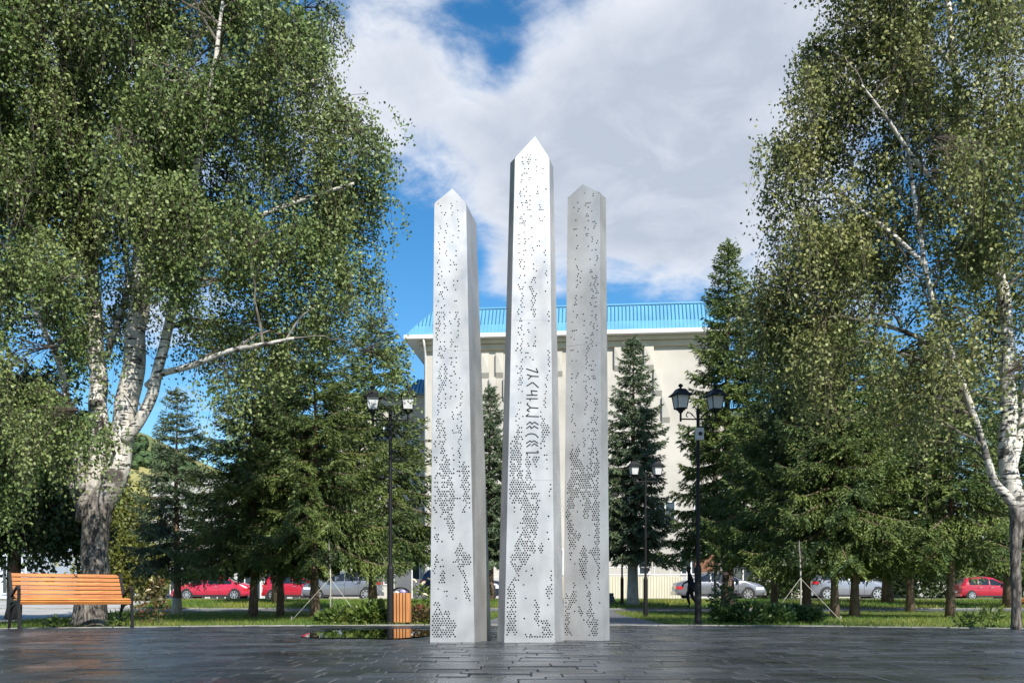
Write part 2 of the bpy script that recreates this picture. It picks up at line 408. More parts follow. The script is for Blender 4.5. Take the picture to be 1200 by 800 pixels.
# kerb ring, each stone its own piece
kerb = MB().add([(PC[0] + r_ * math.cos(a), PC[1] + r_ * math.sin(a), -.01) for r_ in (PR - .02, PR + .16) for a in [2 * math.pi * k / 120 for k in range(120)]],
                [(k, (k + 1) % 120, 120 + (k + 1) % 120, 120 + k) for k in range(120)]).build('kerb', M['mortar'])
tag(kerb, 'low pale kerb around the round plaza', kind='structure')
ks = MB(); nk = 92; da = 2 * math.pi / nk
vs_ = []
for r_, z in ((PR, -.02), (PR + .14, -.02), (PR + .135, .012), (PR + .012, .012)):
    for a in (-da / 2 + .0007, 0, da / 2 - .0007): vs_.append((r_ * math.cos(a), r_ * math.sin(a), z))
fs_ = []
for i in range(4):
    j = (i + 1) % 4
    for k in (0, 1): fs_.append((i * 3 + k, j * 3 + k, j * 3 + k + 1, i * 3 + k + 1))
fs_ += [(0, 3, 6, 9), (2, 11, 8, 5)]
ks.add(vs_, fs_); kme = None
for k in range(nk):
    a = k * da
    if math.sin(a) < -.2: continue
    if kme is None:
        o = ks.build('kerb_stone', M['kerb'], kerb); kme = o.data
    else:
        o = bpy.data.objects.new('kerb_stone', kme); C.objects.link(o); o.parent = kerb
    o.location = (PC[0], PC[1], pr.uniform(-.004, .004)); o.rotation_euler = (0, 0, a)

def sheet(name, pts2, mat_, z=0.006, label=None, div=1.0):
    """ground-hugging strip: list of (left xy, right xy) pairs, subdivided"""
    out = []
    for (l0, r0), (l1, r1) in zip(pts2[:-1], pts2[1:]):
        n = max(1, int(max(math.dist(l0, l1), math.dist(r0, r1)) / div))
        for k in range(n): t = k / n; out.append(((l0[0] + (l1[0] - l0[0]) * t, l0[1] + (l1[1] - l0[1]) * t), (r0[0] + (r1[0] - r0[0]) * t, r0[1] + (r1[1] - r0[1]) * t)))
    out.append(pts2[-1]); v = []; f = []
    m_ = 8
    for l, r_ in out:
        for k in range(m_ + 1):
            t = k / m_; x, y = l[0] + (r_[0] - l[0]) * t, l[1] + (r_[1] - l[1]) * t; v.append((x, y, gz(x, y) + z))
    for i in range(len(out) - 1):
        for k in range(m_):
            a = i * (m_ + 1) + k; f.append((a, a + 1, a + m_ + 2, a + m_ + 1))
    return tag(MB().add(v, f).build(name, mat_, smooth=True), label, kind='structure')
# straight walk leading away from the plaza, vanishing a little right of centre
sheet('footpath', [((-.6, 17.35), (2.75, 17.1)), ((.2, 46.5), (3.9, 46.5))], M['path'], .012, 'grey footpath leading from the plaza to the street')
sheet('side_pavement', [((-40, 23.0), (-10.2, 19.6)), ((-40, 46.0), (-16.0, 46.0))], M['pale_path'], .012, 'pale pavement behind the left bench')
sheet('street', [((-120, 47.5), (120, 47.5)), ((-120, 69.5), (120, 69.5))], M['road'], .03, 'pale street where the cars are parked')
sheet('cross_path', [((-30, 33.3), (30, 33.3)), ((-30, 35.0), (30, 35.0))], M['path'], .008, 'narrow grey path crossing the lawn')
ck = MB(); ck.box((0, 0, 0), (.98, .14, .16)); ckr = MB().box((0, 35.12, gz(0, 35.1) - .02), (44, .1, .06)).build('lawn_kerb', M['mortar']); tag(ckr, 'pale kerb edging the far lawn', kind='structure')
cme = None
for k in range(-22, 22):
    if cme is None: o = ck.build('kerb_stone', M['kerb'], ckr); cme = o.data
    else: o = bpy.data.objects.new('kerb_stone', cme); C.objects.link(o); o.parent = ckr
    o.location = (k + .5, 35.12, gz(0, 35.1) - .035 + random.uniform(-.01, .01)); o.rotation_euler = (0, random.gauss(0, .006), 0)
sk = MB(); sk.box((0, 47.3, gz(0, 47.3) + .04), (120, .16, .16)); tag(sk.build('street_kerb', M['kerb']), 'long pale kerb between lawn and street', kind='structure')

# ------------------------------------------------------------------ grass blades
def grass(name, n, xr, yr, hgt, wid, label, excl=None, seed=1):
    g = np.random.default_rng(seed)
    X = g.uniform(xr[0], xr[1], n); Y = g.uniform(yr[0], yr[1], n)
    ok = (np.abs(X) < .60 * Y + 1.6) & ((X - PC[0]) ** 2 + (Y - PC[1]) ** 2 > (PR + .2) ** 2)
    ok &= ~((X > -.6 + (Y - 17.3) * .0275) & (X < 2.8 + (Y - 17.3) * .04) & (Y < 47)) & ~((Y > 33.2) & (Y < 35.25))
    lx = -10.2 - (Y - 19.6) * .22
    ok &= ~((X < lx) & (Y > 19.6 - (X + 10.2) * .115))
    X, Y = X[ok], Y[ok]; Z = ground(X, Y); n = len(X)
    h = hgt * g.uniform(.5, 1.25, n); a = g.uniform(0, 2 * np.pi, n); ln = g.normal(0, .45, (n, 2)) * h[:, None]
    dx, dy = np.cos(a) * wid, np.sin(a) * wid
    v = np.empty((n, 3, 3)); v[:, 0] = np.stack([X - dx, Y - dy, Z - .01], -1); v[:, 1] = np.stack([X + dx, Y + dy, Z - .01], -1)
    v[:, 2] = np.stack([X + ln[:, 0], Y + ln[:, 1], Z + h], -1)
    return tag(link(name, npmesh(name, v, 3), M['blade']), label, 'grass', kind='stuff')
grass('grass', 95000, (-18, 18), (15.5, 33.2), .075, .006, 'short sunlit grass between plaza and crossing path', seed=2)
grass('grass', 70000, (-28, 28), (35.2, 47.2), .13, .012, 'deeper green grass on the slope below the street', seed=3)

# ------------------------------------------------------------------ hill far behind, with its wood
hx = np.linspace(-900, 500, 71); hy = np.linspace(420, 1500, 49); HX, HY = np.meshgrid(hx, hy)
def hillz(x, y):
    b = 168 * np.exp(-((x + 420) / 230) ** 2) * sm(430, 980, y) + 120 * np.exp(-((x + 800) / 260) ** 2) * sm(430, 900, y)
    return b
HZ = hillz(HX, HY)
HZ += np.array([[14 * mnoise.noise(Vector((a * .008, b * .008, 0))) for a, b in zip(r1, r2)] for r1, r2 in zip(HX, HY)]) * np.clip(HZ / 40, 0, 1) - 2
idx = np.arange(HX.size).reshape(HX.shape)
me = bpy.data.meshes.new('hill'); me.from_pydata(np.stack([HX, HY, HZ], -1).reshape(-1, 3).tolist(), [], np.stack([idx[:-1, :-1], idx[:-1, 1:], idx[1:, 1:], idx[1:, :-1]], -1).reshape(-1, 4).tolist())
tag(link('hill', me, M['hill'], smooth=True), 'grassy hill with yellowed slopes far behind the birch', kind='structure')
g = np.random.default_rng(5); tq = []
cnt = 0
while cnt < 1500:
    x = g.uniform(-620, -120); y = g.uniform(470, 900)
    if mnoise.noise(Vector((x * .013, y * .013, 4))) + .12 * mnoise.noise(Vector((x * .05, y * .05, 1))) < -.13: continue
    cnt += 1
    z = float(hillz(x, y)) + 14 * mnoise.noise(Vector((x * .008, y * .008, 0))) * min(1, float(hillz(x, y)) / 40) - 2
    s_ = g.uniform(4, 7.5); n = 46
    d = g.normal(size=(n, 3)); d /= np.linalg.norm(d, axis=1)[:, None]; c = d * s_ * g.uniform(.6, 1, (n, 1)) * np.array([.8, .8, 1.0]) + np.array([x, y, z + s_ * .7])
    t1 = np.cross(d, g.normal(size=(n, 3))); t1 /= np.linalg.norm(t1, axis=1)[:, None]; t2 = np.cross(d, t1); q = s_ * .42
    tq.append(np.stack([c - t1 * q, c - t2 * q, c + t1 * q, c + t2 * q], 1))
tag(link('hillside_wood', npmesh('hillside_wood', np.concatenate(tq), 4), M['hillwood']), 'scattered woods covering the far hillside', 'wood', kind='stuff')

# ------------------------------------------------------------------ main building: cream, blue mansard roof
def window_part(parent, x0, x1, z0, z1, y=0.0, frame=None, n=2, name='window'):
    """frame bars as the part, each pane a sub-part; facade plane at y, outside is -y"""
    f = MB(); w = .09
    f.box(((x0 + x1) / 2, y - .03, z0 + w / 2), (x1 - x0, .09, w)); f.box(((x0 + x1) / 2, y - .03, z1 - w / 2), (x1 - x0, .09, w))
    for k in range(n + 1):
        x = x0 + w / 2 + (x1 - x0 - w) * k / n; f.box((x, y - .032, (z0 + z1) / 2), (w, .08, z1 - z0 - 2 * w))
    wi = f.build(name, frame or M['bwhite'], parent)
    for k in range(n):
        a = x0 + (x1 - x0) * k / n + w * .5; b = x0 + (x1 - x0) * (k + 1) / n - w * .5
        MB().box(((a + b) / 2, y - .008, (z0 + z1) / 2), (b - a, .012, z1 - z0 - 2 * w)).build('pane', M['glass'], wi)
    return wi

BY = 66.0
bl = P(497, 700, BY + 1.0); br = P(835, 700, BY - .8)
BW = (br.xy - bl.xy).length; BANG = math.atan2(br.y - bl.y, br.x - bl.x)
bld = thing('public_building', 'cream public building with light blue metal mansard roof behind the obelisks', 'building', (bl.x, bl.y, .35), BANG)
EAVE = 17.45; BD = 26.0
wb = MB(); wb.box((BW / 2, BD / 2, EAVE / 2), (BW, BD, EAVE)); wb.build('wall', M['cream'], bld)
# plinth, string courses, cornice bands (each stands proud of the wall)
MB().box((BW / 2, -.06, .8), (BW + .1, .22, 1.6)).build('plinth', M['greywall'], bld)
co = MB(); co.box((BW / 2, -.10, EAVE - .50), (BW + .36, .30, .36)); co.box((BW / 2, -.20, EAVE - .17), (BW + .6, .5, .26)); co.box((-.12, BD / 2, EAVE - .17), (.3, BD, .26))
co.build('cornice', M['cream2'], bld)
OV = 1.15
so_ = MB(); so_.box((BW / 2, BD / 2, EAVE + .04), (BW + 2 * OV, BD + 1.7, .12)); so_.build('soffit', M['bwhite'], bld)
fa = MB(); fa.box((BW / 2, -.90, EAVE + .12), (BW + 2 * OV + .1, .07, .26)); fa.box((-OV - .02, BD / 2, EAVE + .12), (.07, BD + 1.6, .26)); fa.box((BW + OV + .02, BD / 2, EAVE + .12), (.07, BD + 1.6, .26))
fa.build('fascia', M['bwhite'], bld)
rf = MB(); z0, z1, z2 = EAVE + .14, EAVE + .95, EAVE + 2.25
def ring(i_, z, yo): return [(-OV + i_, -.88 + yo, z), (BW + OV - i_, -.88 + yo, z), (BW + OV - i_, BD + .8 - i_, z), (-OV + i_, BD + .8 - i_, z)]
rf.add(ring(0, z0, 0) + ring(.62, z1, .55) + ring(1.75, z2, 1.5), [(0, 1, 5, 4), (1, 2, 6, 5), (2, 3, 7, 6), (3, 0, 4, 7), (4, 5, 9, 8), (5, 6, 10, 9), (6, 7, 11, 10), (7, 4, 8, 11), (8, 9, 10, 11)])
roof = rf.build('roof', M['roofblue'], bld)
se = MB(); s2 = MB(); nse = 86
for k in range(nse + 1):
    x_ = -OV + .1 + (BW + 2 * OV - .2) * k / nse; e_ = min(x_ + OV, BW + OV - x_)          # distance from the hip end
    a0 = Vector((x_, -.885, z0 + .01)); t0 = min(1.0, e_ / .62); s2.bar(a0, (x_, -.885 + .55 * t0, z0 + (z1 - z0) * t0 + .01), .035, .05)
    t1 = min(1.0, (e_ - .62) / 1.13)
    if t1 > .05: se.bar((x_, -.34, z1 + .02), (x_, -.34 + .95 * t1, z1 + (z2 - z1) * t1 + .02), .05, .09)
for k in range(20):
    t = k / 20; y_ = -.3 + (BD) * t; se.bar((-OV + .6, y_, z1 + .02), (-OV + 1.73, y_ + .9 * (1 - t), z2 + .02), .055, .1)
tag(se.build('roof_seam', M['seam'], roof), kind='stuff'); tag(s2.build('apron_seam', M['roofblue'], roof), kind='stuff')
rr = MB(); rr.bar((-OV + 1.7, .6, z2 + .06), (BW + OV - 1.7, .6, z2 + .06), .12, .10)
for sx in (0, 1):
    x0_, x1_ = (-OV, -OV + 1.75) if sx == 0 else (BW + OV, BW + OV - 1.75)
    xm = -OV + .62 if sx == 0 else BW + OV - .62
    rr.bar((x0_, -.88, z0 + .02), (xm, -.33, z1 + .02), .09); rr.bar((xm, -.33, z1 + .02), (x1_, .62, z2 + .03), .09)
rr.build('ridge_cap', M['roofblue'], roof)
dp = MB(); dp.tube([(.12, -.9, EAVE + .1), (.12, -.55, EAVE - .5), (.12, -.12, EAVE - 1.0), (.12, -.12, .4)], .075, 8); dp.build('drainpipe', M['bwhite'], bld, True)
# stepped relief blocks on the wall: box with a wedge-shaped lower end
def relief(xc, zt, zb, w, d):
    m_ = MB(); a = w / 2; k_ = .34
    m_.add([(xc - a, 0, zt), (xc + a, 0, zt), (xc + a, -d, zt), (xc - a, -d, zt),
            (xc - a, 0, zb), (xc + a, 0, zb), (xc + a, -d, zb + k_), (xc - a, -d * .5, zb + k_ * .2), (xc, -d * 1.25, (zt + zb) / 2 + .3), (xc - a, -d, zb + k_)],
           [(0, 1, 2, 3), (3, 2, 8), (2, 6, 8), (6, 9, 8), (9, 3, 8), (1, 5, 6, 2), (0, 3, 9, 4), (4, 9, 6, 5)])
    return m_.build('relief_block', M['cream'], bld)
def bx_of(px): return (px - 497) / (835 - 497) * BW
def bz_of(py): return CAMZ + (HOR - py) / F * BY - .35
for (a, b, c, d) in ((756.5, 767.5, 408, 436), (767.5, 777, 436, 466), (777, 786, 466, 497), (566, 575, 412, 441), (583, 592, 412, 441), (575, 583.5, 441, 470), (592, 601, 441, 470), (601, 610, 470, 500), (654, 661.5, 412, 441), (645, 654, 441, 470), (722, 730, 408, 436)):
    relief((bx_of(a) + bx_of(b)) / 2, bz_of(c), bz_of(d), bx_of(b) - bx_of(a), .22)
for px in (503, 545, 640, 690, 740, 800):
    window_part(bld, bx_of(px) - .1, bx_of(px) + 1.3, 1.75, 3.5, 0)
for px in (560, 720, 770, 815):
    window_part(bld, bx_of(px) - .1, bx_of(px) + 1.3, 4.9, 6.6, 0)
dr = MB().box((bx_of(826), -.07, 1.55), (1.3, .1, 3.0)).build('door', M['brown'], bld); MB().box((bx_of(826) + .45, -.145, 1.5), (.05, .05, .4)).build('handle', M['rim'], dr)
# lower annexe left of the building with its own blue roof
an = thing('annexe', 'lower annexe with blue roof edge left of the cream building', 'building', (P(497, 700, 72).x - 7.2, 73, .35), 0)
MB().box((3.6, 6, 7.6), (7.1, 11, 15.2)).build('wall', M['cream'], an)
ar = MB(); ar.add([(-.4, -.4, 15.2), (7.1, -.4, 15.2), (7.1, 11, 15.2), (-.4, 11, 15.2), (1.0, 1.6, 16.6), (7.1, 1.6, 16.6), (7.1, 9.5, 16.6), (1.0, 9.5, 16.6)], [(0, 3, 2, 1), (0, 1, 5, 4), (1, 2, 6, 5), (2, 3, 7, 6), (3, 0, 4, 7), (4, 5, 6, 7)])
ar = ar.build('roof', M['roofblue'], an); q = MB()
for k in range(26): q.bar((-.4 + 7.4 * k / 25, -.41, 15.22), (1.0 + 6.0 * k / 25, 1.58, 16.62), .05, .09)
tag(q.build('roof_seam', M['seam'], ar), kind='stuff')
for kx in (1.0, 3.4, 5.4):
    for kz in (1.2, 4.6, 8.0, 11.4): window_part(an, kx, kx + 1.4, kz, kz + 1.9, .5)
# right wing seen between the spruces
wi = thing('building_wing', 'white wing with blue roof glimpsed right of the tall spruce', 'building', (P(842, 700, 74).x, 74, .35), R(-3))
MB().box((6.5, 6, 6.9), (13, 12, 13.8)).build('wall', M['cream'], wi)
wr = MB(); wr.add([(-.2, -.8, 13.8), (13.5, -.8, 13.8), (13.5, 12, 13.8), (-.2, 12, 13.8), (.6, 1.4, 16.0), (12.5, 1.4, 16.0), (12.5, 11, 16.0), (.6, 11, 16.0)], [(0, 3, 2, 1), (0, 1, 5, 4), (1, 2, 6, 5), (2, 3, 7, 6), (3, 0, 4, 7), (4, 5, 6, 7)])
wr = wr.build('roof', M['roofblue'], wi); q = MB()
for k in range(36): q.bar((.6 + 11.9 * k / 35, -.81, 13.82), (.6 + 11.9 * k / 35, 1.38, 16.02), .05, .09)
tag(q.build('roof_seam', M['seam'], wr), kind='stuff')
for kx in range(4):
    for kz in (1.4, 4.6, 7.8, 10.8): window_part(wi, 1 + kx * 2.9, 2.6 + kx * 2.9, kz, kz + 1.9, 0)

# cream sheet fence and white railing in front of the building
fn = thing('sheet_fence', 'cream corrugated sheet fence behind the silver sedan', 'fence', (P(640, 700, 58).x, 58, gz(3, 58)), 0)
fw = P(800, 700, 58).x - P(640, 700, 58).x; npan = 5; pw = fw / npan
for k in range(npan):
    m_ = MB(); v = []; f = []; nn = 40
    for i in range(nn + 1):
        x = k * pw + (pw - .02) * i / nn; yy = -.03 if (i // 2) % 2 else 0
        v += [(x, yy, .05), (x, yy, 1.42)]
    for i in range(nn): f.append((i * 2, i * 2 + 2, i * 2 + 3, i * 2 + 1))
    m_.add(v, f); m_.box((k * pw + pw / 2, .03, 1.40), (pw - .02, .05, .06)); m_.build('panel', M['fence'], fn)
    MB().box((k * pw, .03, .72), (.07, .07, 1.44)).build('post', M['fence'], fn)
rl = thing('white_railing', 'white tubular railing above the cream fence', 'railing', (P(690, 700, 61).x, 61, gz(3, 61) + 1.0), 0)
for k in range(7): MB().tube([(k * 1.0, 0, 0), (k * 1.0, 0, 1.05)], .03, 6).build('post', M['bwhite'], rl)
for z in (.6, 1.05): MB().tube([(0, 0, z), (6, 0, z)], .03, 6).build('rail', M['bwhite'], rl)
rp = MB(); rp.box((3, .8, -.45), (6.4, 1.6, .9)); rp.build('ramp_base', M['greywall'], rl)
# dark steps beside the far end of the walk
st = thing('garden_steps', 'short dark grey steps beside the farthest path lamp', 'steps', (P(718, 700, 40).x, 40, gz(3.5, 40) - .03), 0)
for k in range(3): MB().box((-.35, k * .3 + .15, .08 + .15 * k), (.9, .3, .15)).build('step', M['dgrey'], st)
# grey wall panels behind bin
gp = thing('grey_enclosure', 'dark grey panel enclosure behind the litter bin', 'enclosure', (P(458, 700, 56).x, 56, gz(-7, 56)), 0)
for k in range(3):
    MB().box((.7 + 1.02 * k, 0, .62 + (.35 if k == 0 else 0)), (1.0, .06, 1.2 + (.7 if k == 0 else 0))).build('panel', M['dgrey'], gp)
for k in range(4): MB().box((.18 + 1.02 * k, -.05, .95), (.06, .06, 1.9)).build('post', M['bwhite'], gp)

# pale blue-grey building at the far left
lb = thing('pale_building', 'pale blue-grey building with tall narrow windows at the left edge', 'building', (P(-60, 700, 62).x, 62, .3), R(0))
lw = P(31, 700, 62).x - P(-60, 700, 62).x
MB().box((lw / 2, 4, 2.1), (lw, 8, 4.2)).build('wall', M['palewall'], lb); MB().box((lw / 2, 4, 4.3), (lw + .3, 8.3, .2)).build('roof', M['bwhite'], lb)
for k in range(6): window_part(lb, lw - .75 - k * .78, lw - .35 - k * .78, .5, 2.9, 0, M['palewall'], 1)
pl = MB()
for k in range(7): MB().box((lw - .18 - k * .78, -.16, 1.7), (.2, .3, 3.4)).build('pilaster', M['palewall'], lb)
lo = thing('low_white_building', 'low white flat-roofed building behind the left bench', 'building', (P(20, 700, 80).x, 80, -.4), 0)
MB().box((3.0, 3, 1.6), (6, 6, 3.2)).build('wall', M['bwhite'], lo); MB().box((3.0, 3, 3.28), (6.3, 6.3, .16)).build('roof', M['greywall'], lo)
for k in range(3): window_part(lo, .5 + k * 1.9, 1.7 + k * 1.9, 1.0, 2.4, 0)
# glazed low block and pale slab behind the left spruces
gb = thing('glazed_building', 'pale slab block with a glazed ground floor behind the left spruces', 'building', (P(176, 700, 98).x, 98, -.4), 0)
gw = P(470, 700, 98).x - P(176, 700, 98).x
MB().box((gw / 2, 6, 6.4), (gw, 12, 12.8)).build('wall', M['greywall'], gb)
for k in range(9): window_part(gb, .4 + k * 2.7, 2.8 + k * 2.7, .4, 5.2, 0, M['bwhite'], 3)
for kz in (6.2, 9.4):
    for k in range(9): window_part(gb, .8 + k * 2.7, 2.3 + k * 2.7, kz, kz + 1.6, 0)
# white building with outside stair, far right
rb = thing('white_stair_building', 'white building with an outside stair behind the red hatchback', 'building', (P(1075, 700, 92).x, 92, -.2), 0)
rw = 18
MB().box((rw / 2, 5, 3.4), (rw, 10, 6.8)).build('wall', M['greywall'], rb)
stp = MB(); stp.add([(2.0, -1.5, 6.0), (9.8, -1.5, 1.4), (9.8, -1.5, .0), (2.0, -1.5, 4.6), (2.0, -.1, 6.0), (9.8, -.1, 1.4), (9.8, -.1, .0), (2.0, -.1, 4.6)], [(0, 3, 2, 1), (4, 5, 6, 7), (0, 1, 5, 4), (3, 7, 6, 2), (0, 4, 7, 3), (1, 2, 6, 5)])
stp = stp.build('staircase', M['bwhite'], rb); q = MB(); q.bar((2.0, -1.55, 6.9), (9.8, -1.55, 2.3), .08)
for k in range(14): x = 2.1 + k * .58; z = 6.0 - (x - 2) * .59; q.bar((x, -1.55, z), (x, -1.55, z + .95), .05)
q.build('railing', M['bwhite'], stp)
for k in range(6): window_part(rb, .6 + k * 2.9, 2.2 + k * 2.9, 4.4, 6.0, 0)

# ------------------------------------------------------------------ the three obelisks: hollow steel, perforated fronts
def vnoise(x, y, s): return mnoise.noise(Vector((x, y, s)))
def obelisk(label, yaw, oy, base, top, zs, peak, seed, keep=None, dens_=1.0, D=.62):
    """base/top: front-left x, front-right x, then (dx,dy) side corners; zs shoulder height; peak (x,z)"""
    ox = (base[0] + base[1]) / 2
    base = (base[0] - ox, base[1] - ox) + tuple(base[2:]); top = (top[0] - ox, top[1] - ox) + tuple(top[2:]); peak = (peak[0] - ox, peak[1])
    root = thing('obelisk', label, 'obelisk', (ox, oy, .0), R(yaw), None)
    def sect(s_, D):
        fl, fr, rc, lc = s_
        return [(fl, 0), (fr, 0), (fr + rc[0], rc[1]), (fr + rc[0] - .03, D), (fl - lc[0] + .03, D), (fl - lc[0], lc[1])]
    b = sect(base, D); t = sect(top, D * .8)
    vs_ = [(x, y, 0) for x, y in b] + [(x, y, zs) for x, y in t] + [(peak[0], 0, peak[1]), (peak[0], D * .8, peak[1])]
    fs_ = [(i, (i + 1) % 6, 6 + (i + 1) % 6, 6 + i) for i in range(1, 6)]        # all sides but the front
    fs_ += [(7, 8, 9, 13, 12), (12, 13, 10, 11, 6), (9, 10, 13)]
    MB().add(vs_, fs_).build('shell', M['steel'], root)
    # perforated front sheet
    nc = max(14, round((base[1] - base[0]) / .0265)); dz = .0232; nr = int(peak[1] / dz)
    def edge(z):
        if z <= zs:
            k = z / zs; return base[0] + (top[0] - base[0]) * k, base[1] + (top[1] - base[1]) * k
        k = min(.999, (z - zs) / (peak[1] - zs)); return top[0] + (peak[0] - top[0]) * k, top[1] + (peak[0] - top[1]) * k
    m_ = MB(); rr_ = random.Random(seed)
    streams = [(rr_.uniform(.12, .88), rr_.uniform(0, 50), rr_.uniform(.55, 1.2)) for _ in range(8)]
    cs, sn = [math.cos(math.pi / 4 * k) for k in range(8)], [math.sin(math.pi / 4 * k) for k in range(8)]
    for r_ in range(nr + 1):
        z0 = r_ * dz; z1 = min((r_ + 1) * dz, peak[1])
        if z1 - z0 < 1e-5: break
        l0, r0 = edge(z0); l1, r1 = edge(z1); h = z0 / peak[1]
        off = .5 if r_ % 2 else 0.0
        us = [0.0] + [(c + off) / nc for c in range(0 if off else 1, nc)] + [1.0]
        us = sorted(set(us))
        run = None
        for i in range(len(us) - 1):
            ua, ub = us[i], us[i + 1]; um = (ua + ub) / 2
            pa, pb, pc, pd_ = (l0 + (r0 - l0) * ua, z0), (l0 + (r0 - l0) * ub, z0), (l1 + (r1 - l1) * ub, z1), (l1 + (r1 - l1) * ua, z1)
            cx, cz = (pa[0] + pb[0] + pc[0] + pd_[0]) / 4, (z0 + z1) / 2
            cw = min(pb[0] - pa[0], pc[0] - pd_[0]); hole = False
            if cw > .015 and .05 < um < .95 and r_ > 1 and (ub - ua) * nc > .9 and min(cx - l1, r1 - cx) > .02:
                low = vnoise(um * 3.4 + seed, z0 * 2.6 + um * 1.6 * (1 if seed % 2 else -1), 1.5) + .6 * vnoise(um * 7 + seed, z0 * 6, 7.5)
                band = .16 + .42 * sm(.30, .46, h)
                hole = low > band * .86 / dens_ and h < .46 and rr_.random() < .94 and vnoise(um * 16 + seed, z0 * 13, 3.1) > -.34
                if not hole:
                    dn = .50 * (1 - .6 * sm(.5, .97, h)) * dens_
                    for s0, s1, s2_ in streams:
                        xk = s0 + .17 * vnoise(z0 * 1.3 * s2_, s1, 0) + .05 * vnoise(z0 * 6, s1, 3)
                        act = vnoise(z0 * 2.1, s1 + 20, 2)
                        if abs(um - xk) * nc < .62 and rr_.random() < dn * (.45 + 1.3 * max(0, act + .15)): hole = h > .28 or rr_.random() < .15
                    if not hole and h > .8: hole = rr_.random() < .012
                if keep and keep[0] < cx + ox < keep[1] and keep[2] < cz < keep[3]: hole = False
            if not hole:
                if run is None: run = (pa, pd_)
                if i == len(us) - 2: n0 = len(m_.v); m_.add([(q_[0], 0, q_[1]) for q_ in (run[0], pb, pc, run[1])], [(0, 1, 2, 3)]); run = None
                continue
            if run is not None: m_.add([(q_[0], 0, q_[1]) for q_ in (run[0], pa, pd_, run[1])], [(0, 1, 2, 3)]); run = None
            hr = min(.0080 if h > .42 else .0090, cw * .38) * rr_.uniform(.86, 1.06); cx += rr_.uniform(-.0022, .0022); cz += rr_.uniform(-.002, .002)
            mid = lambda p_, q_: ((p_[0] + q_[0]) / 2, (p_[1] + q_[1]) / 2)
            outer = [mid(pb, pc), pc, mid(pc, pd_), pd_, mid(pd_, pa), pa, mid(pa, pb), pb]
            v_ = [(q_[0], 0, q_[1]) for q_ in outer] + [(cx + hr * cs[k], 0, cz + hr * sn[k]) for k in range(8)] + [(cx + hr * cs[k], .004, cz + hr * sn[k]) for k in range(8)]
            m_.add(v_, [(k, 8 + k, 8 + (k + 1) % 8, (k + 1) % 8) for k in range(8)] + [(8 + k, 16 + k, 16 + (k + 1) % 8, 8 + (k + 1) % 8) for k in range(8)])
            if i == len(us) - 2: pass
    fp = m_.build('perforated_front', M['steel'], root)
    # thin folded edges and a horizontal panel joint
    e = MB()
    e.bar((base[0] + .004, .012, .0), (top[0] + .004, .012, zs), .012); e.bar((base[1] - .004, .012, .0), (top[1] - .004, .012, zs), .012)
    e.build('edge_fold', M['steel'], root)
    for zj in (zs * .335, zs * .665):
        l_, r_ = edge(zj); MB().box(((l_ + r_) / 2, -.0006, zj), (r_ - l_ - .004, .0012, .0035)).build('panel_joint', M['joint'], root)
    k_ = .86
    MB().add([(x * k_ + .0 * i, .03 + y * .9, .01) for i, (x, y) in enumerate(b)] + [(x * k_, .03 + y * .9, zs - .02) for x, y in t], [(i, (i + 1) % 6, 6 + (i + 1) % 6, 6 + i) for i in range(6)] + [(6, 7, 8, 9, 10, 11)]).build('shade_core', M['rune'], root)  # black core added so the hollow reads dark through the holes
    return root, fp, ox
D1, D2 = 10.2, 10.68
def X1(px, d): return (px - 600) / F * d
def Z1(py, d): return CAMZ + (HOR - py) / F * d
ob_l, _, _ = obelisk('left steel obelisk with dotted holes and a broad right side', 0, D1,
    (X1(504, D1), X1(556, D1), (.162, .56), (.0, .1)), (X1(509, D1), X1(546, D1), (.086, .55), (.0, .1)), Z1(238, D1), (X1(530, D1), Z1(221, D1)), 3)
ob_c, fp, oxc = obelisk('tallest central steel obelisk bearing a vertical rune inscription', 0, D1 - .02,
    (X1(591, D1), X1(650, D1), (.11, .30), (.075, .16)), (X1(603.5, D1), X1(643.5, D1), (.05, .22), (.048, .12)), Z1(186, D1), (X1(627, D1), Z1(161, D1)), 8,
    keep=(X1(613, D1), X1(633.5, D1), Z1(535, D1), Z1(427, D1)))
ob_r, _, _ = obelisk('right steel obelisk with greyer perforated front and pointed top', -24, D2,
    (X1(658.5, D2), X1(706.5, D2), (.02, .20), (.0, .08)), (X1(664, D2), X1(703.5, D2), (.015, .17), (.0, .08)), Z1(229, D2), (X1(682.5, D2), Z1(216, D2)), 15, D=.22)
RUNES_A = [[[(155, 100), (340, 160)], [(340, 160), (310, 90)]], [[(165, 190), (240, 215)], [(240, 215), (350, 220)], [(240, 215), (185, 262)]],
    [[(160, 370), (255, 310)], [(255, 310), (350, 395)]], [[(160, 510), (330, 510)], [(250, 507), (232, 440)], [(232, 440), (330, 450)]], [[(155, 565), (335, 565)], [(215, 565), (218, 598)]],
    [[(345, 712), (225, 705)], [(225, 705), (165, 650)], [(165, 650), (185, 630)], [(225, 705), (165, 742)], [(165, 742), (210, 770)]]]
RUNES_B = [[[(150, 105), (355, 112)], [(150, 105), (195, 70)]], [[(160, 238), (220, 190), (240, 228), (285, 195), (348, 240)], [(158, 298), (215, 255), (235, 298), (280, 258), (345, 300)]],
    [[(140, 420), (180, 387), (240, 375), (300, 390), (345, 440)]], [[(155, 528), (220, 485), (238, 510), (278, 485), (340, 528)], [(160, 585), (225, 535)], [(238, 570), (280, 530), (340, 572)]],
    [[(150, 672), (348, 673)], [(158, 673), (180, 715)], [(348, 673), (325, 640)]]]
